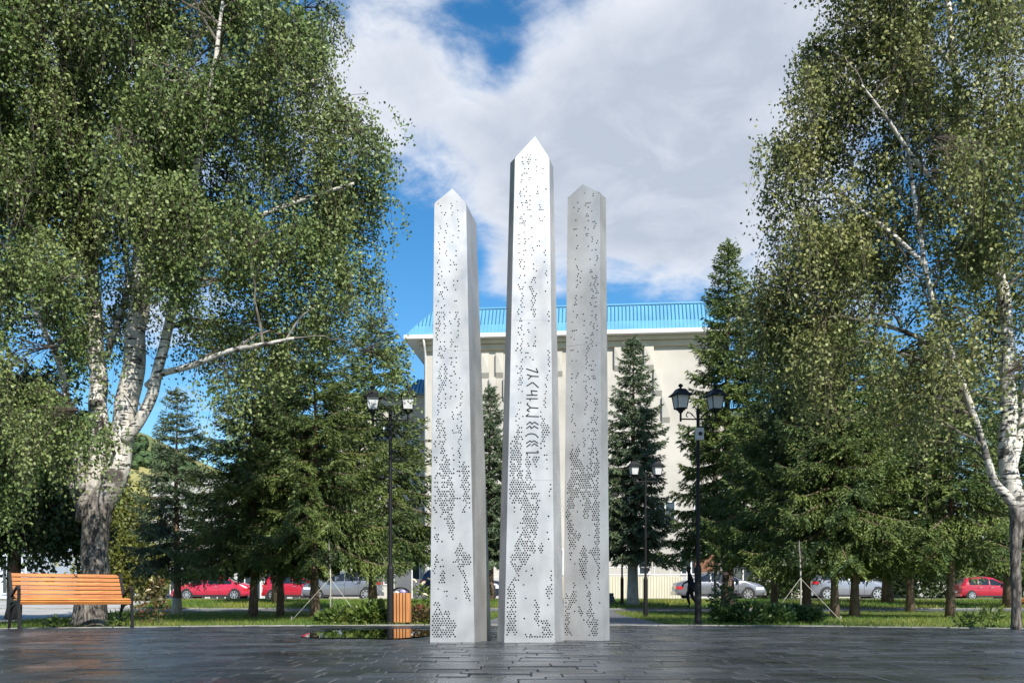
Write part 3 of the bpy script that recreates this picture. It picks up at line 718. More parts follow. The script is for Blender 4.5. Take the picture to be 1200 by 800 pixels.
for runes, oy_ in ((RUNES_A, 425), (RUNES_B, 480)):
    for gl in runes:
        m_ = MB()
        for stroke in gl:
            pts = [(X1(605 + a / 13.33, D1) - oxc, -.0012, Z1(oy_ + b / 13.33, D1)) for a, b in stroke]
            for a, b in zip(pts[:-1], pts[1:]): m_.bar(a, b, .0024, .011, up=(0, 0, 1)) if abs(a[2] - b[2]) < .9 * abs(a[0] - b[0]) else m_.bar(a, b, .011, .0024, up=(0, 1, 0))
        m_.build('rune', M['rune'], fp)

# ------------------------------------------------------------------ street lamps
def make_lamp(label, loc, rz=0.0, speaker=False, group='twin-lantern park lamps'):
    root = thing('street_lamp', label, 'lamp', loc, rz, group)
    MB().lathe([(.10, 0), (.10, .03), (.062, .05), (.062, 1.02), (.05, 1.06), (.05, 1.08), (.034, 1.10)], 14).build('lower_post', M['black'], root, False)
    MB().lathe([(.034, 1.08), (.030, 3.78), (.036, 3.79), (.036, 3.86), (.012, 3.9), (.02, 3.93), (.0, 3.95)], 12).build('post', M['black'], root, False)
    for s in (-1, 1):
        a = MB(); a.tube([(0, 0, 3.70), (s * .32, 0, 3.70)], .013, 8)
        sc = []
        for k in range(15):
            th = k / 14 * 4.4; rr_ = .075 * (1 - k / 19); sc.append((s * (.20 - rr_ * math.cos(th) - .02), 0, 3.78 + rr_ * math.sin(th) - .02))
        a.tube(sc, .009, 6); a.tube([(s * .04, 0, 3.71), (s * .12, 0, 3.80), (s * .2, 0, 3.83)], .008, 6)
        a.tube([(s * .32, 0, 3.655), (s * .32, 0, 3.83)], .02, 8); a.lathe([(.02, 3.80), (.05, 3.83), (.05, 3.845), (.085, 3.86), (.085, 3.88)], 8, (s * .32, 0, 0))
        a.build('arm', M['black'], root)
        c = (s * .32, 0, 0); fr = MB(); q4 = math.pi / 4
        b_, t_ = .083, .118
        for k in range(4):
            an_ = q4 + k * math.pi / 2 + .18; x0, y0, x1, y1 = [1.414 * v for v in (b_ * math.cos(an_), b_ * math.sin(an_), t_ * math.cos(an_), t_ * math.sin(an_))]
            fr.bar((c[0] + x0, y0, 3.875), (c[0] + x1, y1, 4.125), .014)
            an2 = an_ + math.pi / 2
            fr.bar((c[0] + x0, y0, 3.885), (c[0] + 1.414 * b_ * math.cos(an2), 1.414 * b_ * math.sin(an2), 3.885), .016)
        lan = fr.build('lantern', M['black'], root)
        for k in range(4):
            an_ = q4 + k * math.pi / 2 + .18; an2 = an_ + math.pi / 2; g_ = 1.414 * .97
            p = [(c[0] + g_ * b_ * math.cos(an_), g_ * b_ * math.sin(an_), 3.88), (c[0] + g_ * b_ * math.cos(an2), g_ * b_ * math.sin(an2), 3.88),
                 (c[0] + g_ * t_ * math.cos(an2), g_ * t_ * math.sin(an2), 4.12), (c[0] + g_ * t_ * math.cos(an_), g_ * t_ * math.sin(an_), 4.12)]
            MB().add(p, [(0, 1, 2, 3)]).build('pane', M['frost'], lan)
        MB().lathe([(.235, 4.11), (.235, 4.125), (.16, 4.17), (.10, 4.235), (.05, 4.245)], 4, c, q4 + .18).build('lantern_roof', M['black'], lan)
        MB().lathe([(.02, 4.24), (.018, 4.265), (.042, 4.285), (.045, 4.305), (.02, 4.33), (.0, 4.335)], 8, c).build('finial', M['black'], lan)
    if speaker:
        sp_ = MB().box((0, -.09, 3.42), (.13, .11, .21)).build('speaker_box', M['speaker'], root)
        ml = MB(); ml.lathe([(.036, 0), (.036, .012), (.0, .008)], 14); o = ml.build('speaker_cone', M['trim'], sp_, loc=(0, -.145, 3.42)); o.rotation_euler = (R(90), 0, 0)
    return root
make_lamp('black twin-lantern lamp with grey speaker box, nearest right of the obelisks', onto(818, 731, 17.9), .1, True)
make_lamp('black twin-lantern lamp beside the slatted litter bin', onto(457.5, 731, 18.0), -.05)
make_lamp('middle lamp of the row along the footpath', onto(756.5, 722, 27.3), .05)
make_lamp('farthest small lamp along the footpath beside the steps', onto(729, 716, 37.2), .02)
make_lamp('lamp half hidden in the tall spruce behind the nearest right lamp', onto(838, 706, 46.0), .1)

# ------------------------------------------------------------------ benches
def make_bench(label, loc, rz, width):
    root = thing('park_bench', label, 'bench', loc, rz, 'slatted park benches')
    W = width
    # profile (y forward is negative): seat then back
    seat = [(-.275, .395, -62), (-.245, .435, -28), (-.175, .452, -6), (-.095, .448, 3), (-.015, .440, 5), (.062, .434, 5)]
    back = [(.128 + .022 * k + .0022 * k * k, .490 + .0655 * k, 76 - 1.5 * k) for k in range(6)]
    for i, (y, z, a) in enumerate(seat + back):
        s_ = MB(); s_.box((0, 0, 0), (W - .05, .058, .026))
        nm = 'seat_slat' if i < len(seat) else 'back_slat'
        o = s_.build(nm, M['wood'], root, loc=(0, y, z)); o.rotation_euler = (R(-a if i < 0 else a), 0, 0)
        bv = o.modifiers.new('bevel', 'BEVEL'); bv.width = .005; bv.segments = 2
    for s in (-1, 1):
        x = s * (W / 2 - .01); m_ = MB(); q = .042
        def path(pts, w=.042):
            for a, b in zip(pts[:-1], pts[1:]): m_.bar((x, a[0], a[1]), (x, b[0], b[1]), .03, w, up=(1, 0, 0))
        path([(-.30, .0), (-.285, .2), (-.265, .40), (-.27, .60), (-.255, .645)])
        path([(-.255, .64), (-.16, .625), (.02, .55), (.13, .50)], .034)
        path([(.27, .0), (.235, .12), (.18, .28), (.12, .42), (.135, .50), (.18, .64), (.245, .84), (.255, .86)])
        path([(-.27, .40), (-.1, .418), (.13, .41)], .05)
        path([(-.275, .36), (-.12, .385), (.06, .355), (.16, .30)], .03)
        m_.build('side_frame', M['black'], root)
    MB().bar((-W / 2 + .02, .05, .395), (W / 2 - .02, .05, .395), .03).build('cross_bar', M['black'], root)
    return root
pL = Vector((X1(22, 14.75), 14.75)); pRt = Vector((X1(156, 15.85), 15.85)); dv = pRt - pL; ang = math.atan2(dv.y, dv.x); mid_ = (pL + pRt) / 2; nb = Vector((-math.sin(ang), math.cos(ang)))
c_ = mid_ + nb * .3
make_bench('orange slatted bench with black iron sides in front of the big left birch', (c_.x, c_.y, .0), ang, dv.length)
make_bench('orange slatted bench cut off by the right edge behind the birch trunk', (8.85, 15.6, .0), R(-62), 1.65)

# ------------------------------------------------------------------ litter bin
bp_ = onto(469.5, 730.5, 18.15)
bn = thing('litter_bin', 'square litter bin of orange wooden slats with a black hoop', 'bin', (bp_[0], bp_[1], -.0), 0)
MB().box((0, 0, .30), (.285, .285, .5)).build('liner', M['black'], bn)
fr = MB()
for z in (.06, .53):
    for s in (-1, 1): fr.box((0, s * .15, z), (.33, .012, .03)); fr.box((s * .15, 0, z), (.012, .288, .03))
for sx in (-1, 1):
    for sy in (-1, 1): fr.box((sx * .13, sy * .13, .03), (.03, .03, .06))
fr.build('frame', M['black'], bn)
sl = MB(); sl.box((0, 0, 0), (.041, .018, .53)); slme = None
for side in range(4):
    for k in range(6):
        t = -.1375 + .055 * k; px_, py_ = (t, -.168) if side == 0 else (t, .168) if side == 2 else (.168, t) if side == 1 else (-.168, t)
        if slme is None: o = sl.build('slat', M['binwood'], bn); slme = o.data
        else: o = bpy.data.objects.new('slat', slme); C.objects.link(o); o.parent = bn
        o.location = (px_, py_, .30); o.rotation_euler = (0, 0, R(90) if side % 2 else 0)
hp = MB(); arc = [(.155 * math.cos(math.pi * k / 12), 0, .555 + .105 * math.sin(math.pi * k / 12)) for k in range(13)]
hp.tube([(x, -.1, z) for x, y_, z in arc], .011, 6); hp.tube([(x, .1, z) for x, y_, z in arc], .011, 6)
hp.add([(x, y_, z + .004) for y_ in (-.02, .1) for x, q_, z in arc], [(k, k + 1, 13 + k + 1, 13 + k) for k in range(12)]); hp.build('hoop', M['black'], bn)
def lump(name, mat_, c, r_, seed, parent=None):
    bm = bmesh.new(); bmesh.ops.create_icosphere(bm, subdivisions=2, radius=1)
    for v in bm.verts:
        k = 1 + .35 * mnoise.noise(v.co * 2.1 + Vector((seed, 0, 0))); v.co = Vector((v.co.x * r_[0] * k, v.co.y * r_[1] * k, v.co.z * r_[2] * k))
    me = bpy.data.meshes.new(name); bm.to_mesh(me); bm.free(); return link(name, me, mat_, parent, True, c)
tag(lump('rubbish_bag', M['bag'], (bp_[0] + .05, bp_[1] - .03, .585), (.085, .08, .055), 3), 'crumpled lilac bag lying on top of the litter bin', 'rubbish')
tag(lump('paper_scrap', M['paper'], (bp_[0] - .06, bp_[1] - .08, .572), (.045, .05, .025), 8), 'crumpled pale paper on the left of the litter bin top', 'rubbish')

# ------------------------------------------------------------------ vegetation
def unit(a): return a / np.maximum(np.linalg.norm(a, axis=-1, keepdims=True), 1e-9)
def leaf_quads(c, axis, g, ln, wd):
    """diamond leaves at c (n,3) pointing along axis (n,3), random roll, slightly folded"""
    n = len(c); axis = unit(axis); side = unit(np.cross(axis, g.normal(size=(n, 3)))); nor = np.cross(axis, side)
    ln = (ln * g.uniform(.7, 1.25, n))[:, None]; wd = (wd * g.uniform(.75, 1.2, n))[:, None]
    up = nor * wd * g.uniform(-.25, .25, (n, 1))
    return np.stack([c, c + axis * ln * .42 + side * wd * .5 + up, c + axis * ln, c + axis * ln * .42 - side * wd * .5 + up], 1)
def tube_np(segs, sides=3):
    """segs: list of (A,B,ra,rb) arrays -> prism quads"""
    A, B, ra, rb = segs; d = unit(B - A); u = unit(np.cross(d, np.array([.31, .77, .55]))); w = np.cross(d, u); out = []
    for k in range(sides):
        a0, a1 = 2 * np.pi * k / sides, 2 * np.pi * (k + 1) / sides
        d0, d1 = u * np.cos(a0) + w * np.sin(a0), u * np.cos(a1) + w * np.sin(a1)
        out.append(np.stack([A + d0 * ra[:, None], A + d1 * ra[:, None], B + d1 * rb[:, None], B + d0 * rb[:, None]], 1))
    return np.concatenate(out)
def spline(pts, rads, n=7):
    p = np.array(pts, float); r_ = np.array(rads, float); t = np.arange(len(p)); tt = np.linspace(0, len(p) - 1, (len(p) - 1) * n + 1); out = []
    q = np.vstack([2 * p[0] - p[1], p, 2 * p[-1] - p[-2]])
    for s in tt:
        i = min(int(s), len(p) - 2); f = s - i; a, b, c, d = q[i], q[i + 1], q[i + 2], q[i + 3]
        out.append(.5 * ((2 * b) + (-a + c) * f + (2 * a - 5 * b + 4 * c - d) * f * f + (-a + 3 * b - 3 * c + d) * f ** 3))
    return np.array(out), np.interp(tt, t, r_)

def weeping_tree(name, label, base, trunks, env, n_limb, n_strand, leaves, mats, seed, droop=(.35, 1.1), leafsz=(.062, .048), reach=1.5, gap=.02, limb_r=.035, flare=True, grp=None, visible_clip=None):
    """trunks: list of (world pts, radii). env: (centre, radii, weight) ellipsoids the foliage fills"""
    g = np.random.default_rng(seed)
    root = thing(name, label, 'tree', tuple(base), 0, grp); B0 = np.array(base)
    tm = MB(); nodes = []
    for i, (pts, rad) in enumerate(trunks):
        p, r_ = spline(pts, rad, 6)
        p = p + np.array([[.35 * r__ * mnoise.noise(Vector((q[2] * 1.7, q[0], k_))) for k_ in (1, 5, 9)] for q, r__ in zip(p, r_)])
        if i == 0 and flare: r_ = r_ * (1 + .16 * np.exp(-(p[:, 2] - p[0, 2]) / .2))
        tm.tube([Vector(q - B0) for q in p], list(r_), 14 if r_[0] > .08 else 8)
        nodes += [(q, r__) for q, r__ in zip(p, r_)]
    tm.build('trunk', mats[0], root, True)
    NP = np.array([n_[0] for n_ in nodes]); NR = np.array([n_[1] for n_ in nodes])
    up = NP[:, 2] > B0[2] + 1.6; NP, NR = NP[up], NR[up]
    wts = np.array([e[2] * e[1][0] * e[1][1] * e[1][2] for e in env]); wts = wts / wts.sum()
    def sample(n):
        k = g.choice(len(env), n, p=wts); d = unit(g.normal(size=(n, 3))) * (g.uniform(0, 1, (n, 1)) ** .42)
        return np.array([env[i][0] for i in k]) + d * np.array([env[i][1] for i in k])
    E = sample(n_limb); lim = []; LN = []; LR = []
    for e in E:
        dd = np.linalg.norm(NP - e, axis=1) + .9 * np.maximum(0, NP[:, 2] - e[2] + .3); i = int(np.argmin(dd * g.uniform(.85, 1.25, len(dd))))
        a = NP[i]; d = e - a; l = np.linalg.norm(d)
        m_ = a + d * .5 + np.array([0, 0, .16 * l]) + g.normal(0, .07 * l, 3)
        ts = np.linspace(0, 1, 9)[:, None]; c = (1 - ts) ** 2 * a + 2 * ts * (1 - ts) * m_ + ts ** 2 * e + g.normal(0, .02 * l, (9, 3)) * np.sin(ts * np.pi)
        r0 = min(NR[i] * .6, limb_r * (.5 + .25 * l)); rr_ = np.linspace(r0, .007, 9)
        lim.append((c[:-1], c[1:], rr_[:-1], rr_[1:])); LN.append(c[2:]); LR.append(rr_[2:])
    limb = tube_np(tuple(np.concatenate([x[k] for x in lim]) for k in range(4)), 5)
    link('limb', npmesh('limb', limb - B0, 4), mats[2], root)
    LN = np.vstack(LN + [NP[NR < .12]])
    per = 38; cc = sample(n_strand // per); A = np.repeat(cc, per, 0); A = A + g.normal(0, 1, A.shape) * (np.array([.24, .24, .19]) * max(.9, leafsz[0] / .07))
    nz = np.array([mnoise.noise(Vector(a * .85)) + .7 * mnoise.noise(Vector((a[0] * 1.9, a[1] * 1.9, a[2] * 1.2))) for a in A]); A = A[nz > gap]
    di = np.empty(len(A)); ii = np.empty(len(A), int)
    for s in range(0, len(A), 400):
        D = np.linalg.norm(A[s:s + 400, None] - LN[None], axis=2); ii[s:s + 400] = D.argmin(1); di[s:s + 400] = D.min(1)
    ok = di < reach; A, ii = A[ok], ii[ok]; S = LN[ii]; n = len(A)
    Lh = g.uniform(droop[0], droop[1], n); drift = g.normal(0, .25, (n, 3)) * Lh[:, None]; drift[:, 2] = 0
    E1 = A + np.stack([drift[:, 0] * .5, drift[:, 1] * .5, -Lh * .5], 1); E2 = A + drift + np.stack([0 * Lh, 0 * Lh, -Lh], 1)
    mid1 = (S + A) / 2 + np.array([0, 0, .12]) * np.linalg.norm(A - S, axis=1)[:, None]
    o1 = np.ones(n)
    h_ = slice(0, n, 2)
    tw = [tube_np((S[h_], mid1[h_], o1[h_] * .007, o1[h_] * .005)), tube_np((mid1[h_], A[h_], o1[h_] * .005, o1[h_] * .004)), tube_np((A[h_], E1[h_], o1[h_] * .0035, o1[h_] * .003)), tube_np((E1[h_], E2[h_], o1[h_] * .003, o1[h_] * .002))]
    link('twig', npmesh('twig', np.concatenate(tw) - B0, 4), M['twig'], root)
    # leaves along twig and hanging strand
    t = g.uniform(-.55, 1, (n, leaves)); cpos = np.where((t < 0)[..., None], A[:, None] + (mid1 - A)[:, None] * (-t)[..., None],
        np.where((t < .5)[..., None], A[:, None] + (E1 - A)[:, None] * (t * 2)[..., None], E1[:, None] + (E2 - E1)[:, None] * (t * 2 - 1)[..., None]))
    cpos = (cpos + g.normal(0, .055, cpos.shape)).reshape(-1, 3)
    ax = g.normal(0, .75, cpos.shape) + np.array([0, 0, -.75])
    q = leaf_quads(cpos, ax, g, leafsz[0], leafsz[1])
    link('crown', npmesh('crown', q - B0, 4), mats[1], root)
    return root

def pts(l, Y, rs=None): return [tuple(P(a, b, Y + (c[0] if c else 0))) for a, b, *c in l]
def px2m(w, Y): return w / F * Y / 2
# left birch: big multi-stemmed old birch
Yb = 17.1; b0 = (P(106, 732, Yb).x, Yb, -.03)
tr = [([b0] + pts([(108, 690), (110, 640), (116, 600), (133, 560), (146, 505), (153, 445), (160, 380, .2), (165, 320, .3), (171, 240, .5), (178, 140, .6), (190, 20, .6), (205, -110, .5), (215, -220, .4)], Yb),
       [px2m(w, Yb) for w in (40, 33, 30, 33, 29, 27, 26, 23, 21, 18, 15, 11, 7, 2)]),
      (pts([(103, 610), (111, 560, .1), (117, 515, .2), (115, 470, .3), (113, 400, .5), (109, 330, .6), (103, 220, .9), (95, 90, 1.2), (85, -60, 1.3), (80, -180, 1.3)], Yb), [px2m(w, Yb) for w in (26, 25, 23, 21, 19, 17, 14, 11, 7, 2)]),
      (pts([(147, 515, -.1), (165, 492, -.2), (178, 462, -.3), (187, 425, -.4), (197, 385, -.5), (210, 310, -.6), (228, 210, -.8), (250, 90, -1), (265, -30, -1.1)], Yb), [px2m(w, Yb) for w in (14, 13, 13, 12, 11, 10, 8, 6, 2)]),
      (pts([(172, 452, -.2), (190, 438, -.4), (225, 428, -.8), (270, 412, -1.2), (315, 403, -1.5), (345, 396, -1.7)], Yb), [px2m(w, Yb) for w in (8, 8, 7, 6, 5, 3)]),
      (pts([(100, 600), (88, 575, .2), (72, 545, .4), (50, 520, .6), (20, 490, .9), (-25, 450, 1.2)], Yb), [px2m(w, Yb) for w in (16, 12, 9, 7, 5, 3)]),
      (pts([(95, 575, -.1), (90, 530, -.2), (80, 480, -.4), (70, 430, -.6), (40, 360, -.9), (10, 290, -1.0)], Yb), [px2m(w, Yb) for w in (12, 10, 8, 7, 5, 3)]),
      (pts([(125, 420, .3), (140, 370, .3), (150, 325, .4), (140, 260, .4), (130, 180, .4)], Yb), [px2m(w, Yb) for w in (8, 8, 7, 5, 3)]),
      (pts([(170, 270, .4), (215, 200, .2), (265, 150, -.2), (320, 115, -.5), (380, 90, -.8)], Yb), [px2m(w, Yb) for w in (12, 9, 7, 5, 3)]),
      (pts([(165, 330, .2), (230, 285, -.2), (300, 255, -.6), (360, 232, -.8), (415, 215, -1.0)], Yb), [px2m(w, Yb) for w in (10, 8, 6, 5, 3)])]
def ell(px, py, rx, ry, Y=Yb, dy=0, rdy=2.0, w=1.0): c = P(px, py, Y + dy); return (np.array(c), np.array((rx / F * Y, rdy, ry / F * Y)), w)
env = [ell(330, 70, 85, 120, rdy=2.2), ell(396, 190, 54, 85, rdy=1.4, w=2.0), ell(384, 310, 48, 80, rdy=1.4, w=1.6), ell(255, 210, 110, 140, rdy=2.4), ell(140, 110, 150, 160, rdy=2.8),
       ell(20, 150, 120, 200, rdy=2.6), ell(50, 330, 95, 100, rdy=2.2), ell(55, 455, 85, 85, rdy=1.4, dy=-.8, w=1.3), ell(10, 520, 50, 80, rdy=1.5, w=.9), ell(300, 330, 90, 70, rdy=2.0), ell(268, 430, 28, 55, rdy=.8, dy=-.6, w=1.1),
       ell(335, 395, 75, 30, rdy=1.2, dy=-.8, w=.9), ell(200, -90, 250, 130, rdy=3.0, w=.7), ell(235, 330, 55, 70, dy=.4, w=.8), ell(-110, 200, 120, 300, rdy=2.5, w=.5), ell(430, 420, 45, 26, rdy=1.0, dy=-.6, w=1.3), ell(215, 270, 80, 75, rdy=.7, dy=-1.8, w=1.2), ell(120, 250, 100, 90, rdy=.8, dy=-2.0, w=1.0), ell(60, 470, 70, 60, rdy=.8, dy=-1.8, w=1.2)]
weeping_tree('birch_tree', 'massive old multi-stemmed white birch behind the left bench', b0, tr, env, 200, 14500, 29, (M['birchbark'], M['birchleaf'], M['limb']), 21, gap=-.3, leafsz=(.060, .047))
# right birch: slimmer stem dividing at head height, airy crown
Yr = 14.8; b1 = (P(1192, 737, Yr).x, Yr, -.03)
tr = [([b1] + pts([(1191, 700), (1191, 650), (1192, 604), (1186, 575), (1182, 536), (1180, 498), (1182, 434, .1), (1177, 360, .2), (1163, 290, .3), (1142, 210, .3), (1125, 120, .3), (1114, 40, .3), (1106, -60, .3), (1098, -170, .2)], Yr),
       [px2m(w, Yr) for w in (11, 11, 12, 17, 21, 20, 19, 17, 15, 13, 11, 10, 8, 6, 2)]),
      (pts([(1190, 598), (1178, 580, -.1), (1166, 566, -.2), (1159, 545, -.3), (1148, 506, -.4), (1136, 474, -.5), (1120, 425, -.6), (1098, 370, -.6), (1082, 300, -.6), (1070, 220, -.5), (1060, 130, -.4), (1048, 30, -.4), (1040, -60, -.4)], Yr), [px2m(w, Yr) for w in (12, 11, 10, 9, 8, 8, 7, 6, 5.5, 5, 4, 3, 2)]),
      (pts([(1184, 560, .1), (1200, 480, .4), (1215, 380, .7), (1225, 250, 1.0), (1230, 100, 1.2), (1235, -60, 1.2)], Yr), [px2m(w, Yr) for w in (14, 12, 10, 8, 6, 3)]),
      (pts([(1160, 290, .2), (1120, 240, -.2), (1075, 190, -.6), (1040, 140, -.9), (1010, 100, -1.2)], Yr), [px2m(w, Yr) for w in (7, 6, 5, 4, 2)]),
      (pts([(1120, 425, -.5), (1075, 395, -.2), (1030, 380, .1), (985, 370, .3), (950, 350, .4)], Yr), [px2m(w, Yr) for w in (6, 5, 4, 3, 2)]),
      (pts([(1084, 310, -.6), (1040, 270, -.4), (995, 235, -.2), (955, 200, 0), (920, 180, .1)], Yr), [px2m(w, Yr) for w in (6, 5, 4, 3, 2)]),
      (pts([(1118, 80, .3), (1085, 40, .1), (1050, -10, 0), (1010, -50, 0)], Yr), [px2m(w, Yr) for w in (6, 5, 4, 2)])]
def er(*a, **k): return ell(*a, Y=Yr, **k)
env = [er(1000, 130, 70, 120, rdy=1.8), er(945, 220, 62, 95, rdy=1.5, w=.9), er(960, 350, 68, 90, rdy=1.6), er(1080, 80, 100, 120, rdy=2.0), er(1060, 260, 90, 110, rdy=2.0), er(1150, 200, 80, 180, rdy=2.0, w=.9), er(1040, 430, 110, 75, rdy=1.4, dy=-.3, w=1.0),
       er(1160, 400, 70, 90, rdy=1.8), er(1000, 10, 55, 80, rdy=1.5, w=.9), er(1080, 490, 70, 45, rdy=1.0, dy=-.8, w=.9), er(1130, -80, 130, 120, rdy=2.0, w=.7), er(1250, 200, 90, 280, rdy=2.2, w=.6), er(930, 440, 45, 55, rdy=1.0, w=.7), er(1110, 340, 90, 110, rdy=.6, dy=-1.4, w=1.0)]
weeping_tree('birch_tree', 'slender white birch with airy crown at the right edge', b1, tr, env, 170, 5900, 27, (M['birchbark2'], M['birchleaf2'], M['limb']), 33, gap=-.3, limb_r=.022, reach=1.3, leafsz=(.056, .044))
# shaded broadleaf behind the left birch
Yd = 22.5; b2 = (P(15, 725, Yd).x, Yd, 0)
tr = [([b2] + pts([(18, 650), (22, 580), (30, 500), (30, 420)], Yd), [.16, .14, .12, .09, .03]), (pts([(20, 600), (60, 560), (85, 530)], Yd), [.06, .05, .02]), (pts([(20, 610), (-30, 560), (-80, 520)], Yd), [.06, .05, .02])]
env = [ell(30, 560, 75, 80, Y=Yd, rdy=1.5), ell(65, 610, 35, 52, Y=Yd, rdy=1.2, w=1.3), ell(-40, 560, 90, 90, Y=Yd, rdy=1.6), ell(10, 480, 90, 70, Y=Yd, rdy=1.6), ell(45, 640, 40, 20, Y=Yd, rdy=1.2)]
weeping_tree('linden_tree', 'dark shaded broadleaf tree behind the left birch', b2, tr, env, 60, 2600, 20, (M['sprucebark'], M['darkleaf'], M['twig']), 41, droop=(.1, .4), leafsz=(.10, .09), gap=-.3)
# yellow-green weeping birch farther back
Yy = 44.0; b3 = (P(150, 705, Yy).x, Yy, gz(-16, Yy))
tr = [([b3] + pts([(150, 660), (149, 620), (150, 580), (148, 556)], Yy), [.16, .14, .12, .08, .03])]
env = [ell(150, 610, 34, 44, Y=Yy, rdy=1.3), ell(140, 650, 36, 40, Y=Yy, rdy=1.3), ell(172, 660, 22, 30, Y=Yy, rdy=1.0)]
weeping_tree('birch_tree', 'yellow-green weeping birch in the distance right of the big trunk', b3, tr, env, 50, 1500, 16, (M['birchbark2'], M['birchyellow'], M['twig']), 47, droop=(.6, 1.6), leafsz=(.15, .11), gap=-.3, reach=2.5)

# ---- spruces
def make_spruce(name, H, Rb, z0, seed, matl, dens=1.0, shape=.8, rtrunk=.16, droop=.25):
    g = np.random.default_rng(seed); root = bpy.data.objects.new(name, None); C.objects.link(root)
    MB().tube([(.02 * math.sin(k), .02 * math.cos(k * 1.3), -.1 + (H * .985 + .1) * k / 8) for k in range(9)], [max(.012, rtrunk * (1 - k / 8) ** .9) * (1.35 if k == 0 else 1) for k in range(9)], 9).build('trunk', M['sprucebark'], root, True)
    bA, bB, bra, brb = [], [], [], []; Q = []
    z = z0
    while z < H * .985:
        f = (z - z0) / (H - z0); Lm = Rb * ((1 - f) ** shape) + .10
        nb = int(round((4.6 + 2.2 * (1 - f)) * dens)); a0 = g.uniform(0, 6.28)
        for k in range(nb):
            if g.random() < .05: continue
            a = a0 + 6.283 * k / nb + g.normal(0, .2); L_ = Lm * g.uniform(.68, 1.16)
            # bough: leaves the stem, sags, lifts at the tip
            ns = max(4, int(L_ / .12)); s = np.linspace(0, 1, ns + 1)
            rise = (.55 * f - .10) * L_; zz = z + g.normal(0, .05) + rise * s - droop * L_ * (1 - .55 * f) * np.sin(s * 2.2) * s + .10 * L_ * s ** 4
            rr_ = L_ * s; px, py = np.cos(a) * rr_, np.sin(a) * rr_
            side = np.array([-math.sin(a), math.cos(a), 0]); bend = g.normal(0, .06) * L_
            c = np.stack([px, py, zz], 1) + side * (bend * s ** 2)[:, None]
            r0 = .006 + .012 * L_; rad = np.linspace(r0, .004, ns + 1)
            bA.append(c[:-1]); bB.append(c[1:]); bra.append(rad[:-1]); brb.append(rad[1:])
            # side twigs
            nt = max(6, int(L_ / .058)); t = np.linspace(.10, 1.0, nt) ** .9; sgn = np.where(np.arange(nt) % 2, 1.0, -1.0)
            o = np.stack([np.interp(t, s, c[:, i]) for i in range(3)], 1)
            dirb = unit(np.stack([np.interp(np.minimum(t + .06, 1), s, c[:, i]) - np.interp(np.maximum(t - .06, 0), s, c[:, i]) for i in range(3)], 1))
            tl = (.10 + .36 * L_ * np.sin(np.clip(t * .92 + .12, 0, 1) * np.pi) ** .8 * .70) * g.uniform(.7, 1.2, nt); tl = np.minimum(tl, .62)
            td = unit(dirb * .75 + side * sgn[:, None] * .85 + g.normal(0, .12, (nt, 3)) + np.array([0, 0, -.24 - .24 * (1 - f)]))
            for i in range(nt):
                m_ = max(2, int(tl[i] / .048)); u = (np.arange(m_) + g.uniform(0, .6)) / m_
                pc = o[i] + td[i] * (u * tl[i])[:, None] + np.array([0, 0, -1]) * (.22 * tl[i] * u ** 2)[:, None]
                ax = td[i] + g.normal(0, .22, (m_, 3)) + np.array([0, 0, -.12])
                Q.append((pc, ax))
        z += g.uniform(.29, .40) * (1.0 if H < 9 else 1.2) * (1 - .42 * f)
    # leader tip
    tip = np.stack([g.normal(0, .03, 40), g.normal(0, .03, 40), g.uniform(H * .95, H, 40)], 1); Q.append((tip, np.array([0, 0, .9]) + g.normal(0, .5, (40, 3))))
    pc = np.concatenate([q[0] for q in Q]); ax = np.concatenate([q[1] for q in Q])
    rep = 4
    pc = np.repeat(pc, rep, 0) + g.normal(0, .018, (len(pc) * rep, 3)); ax = np.repeat(ax, rep, 0) + g.normal(0, .27, (len(ax) * rep, 3))
    quads = leaf_quads(pc, ax, g, .105 if H < 9 else .135, .028 if H < 9 else .036)
    link('bough', npmesh('bough', tube_np(tuple(np.concatenate(x) for x in (bA, bB, bra, brb)), 4), 4), M['sprucebark'], root)
    link('crown', npmesh('crown', quads, 4), matl, root)
    return root
protos = {'wide': make_spruce('spruce_tree', 7.2, 2.15, 1.85, 1, M['spruce'], 1.15, .62, .115, .26), 'wide2': make_spruce('spruce_tree', 7.6, 2.15, 1.9, 2, M['spruce'], 1.15, .7, .10, .3),
          'tall': make_spruce('spruce_tree', 12.3, 2.0, 2.4, 3, M['spruce'], 1.3, .75, .2, .22), 'slim': make_spruce('spruce_tree', 10.2, 1.8, 2.2, 4, M['spruce_blue'], 1.45, .72, .19, .24),
          'blue': make_spruce('spruce_tree', 6.6, 1.55, 1.75, 5, M['spruce_blue'], 1.3, .8, .12, .18)}
used = set()
def spruce(kind, label, px, Y, sc=1.0, scz=None, rz=0.0, grp='spruces around the plaza'):
    p = protos[kind]
    if kind in used: o = copy_tree(p)
    else: o = p; used.add(kind)
    x = (px - 600) / F * Y; o.location = (x, Y, gz(x, Y)); o.rotation_euler = (0, 0, rz); o.scale = (sc, sc, scz or sc)
    tag(o, label, 'spruce', grp); return o
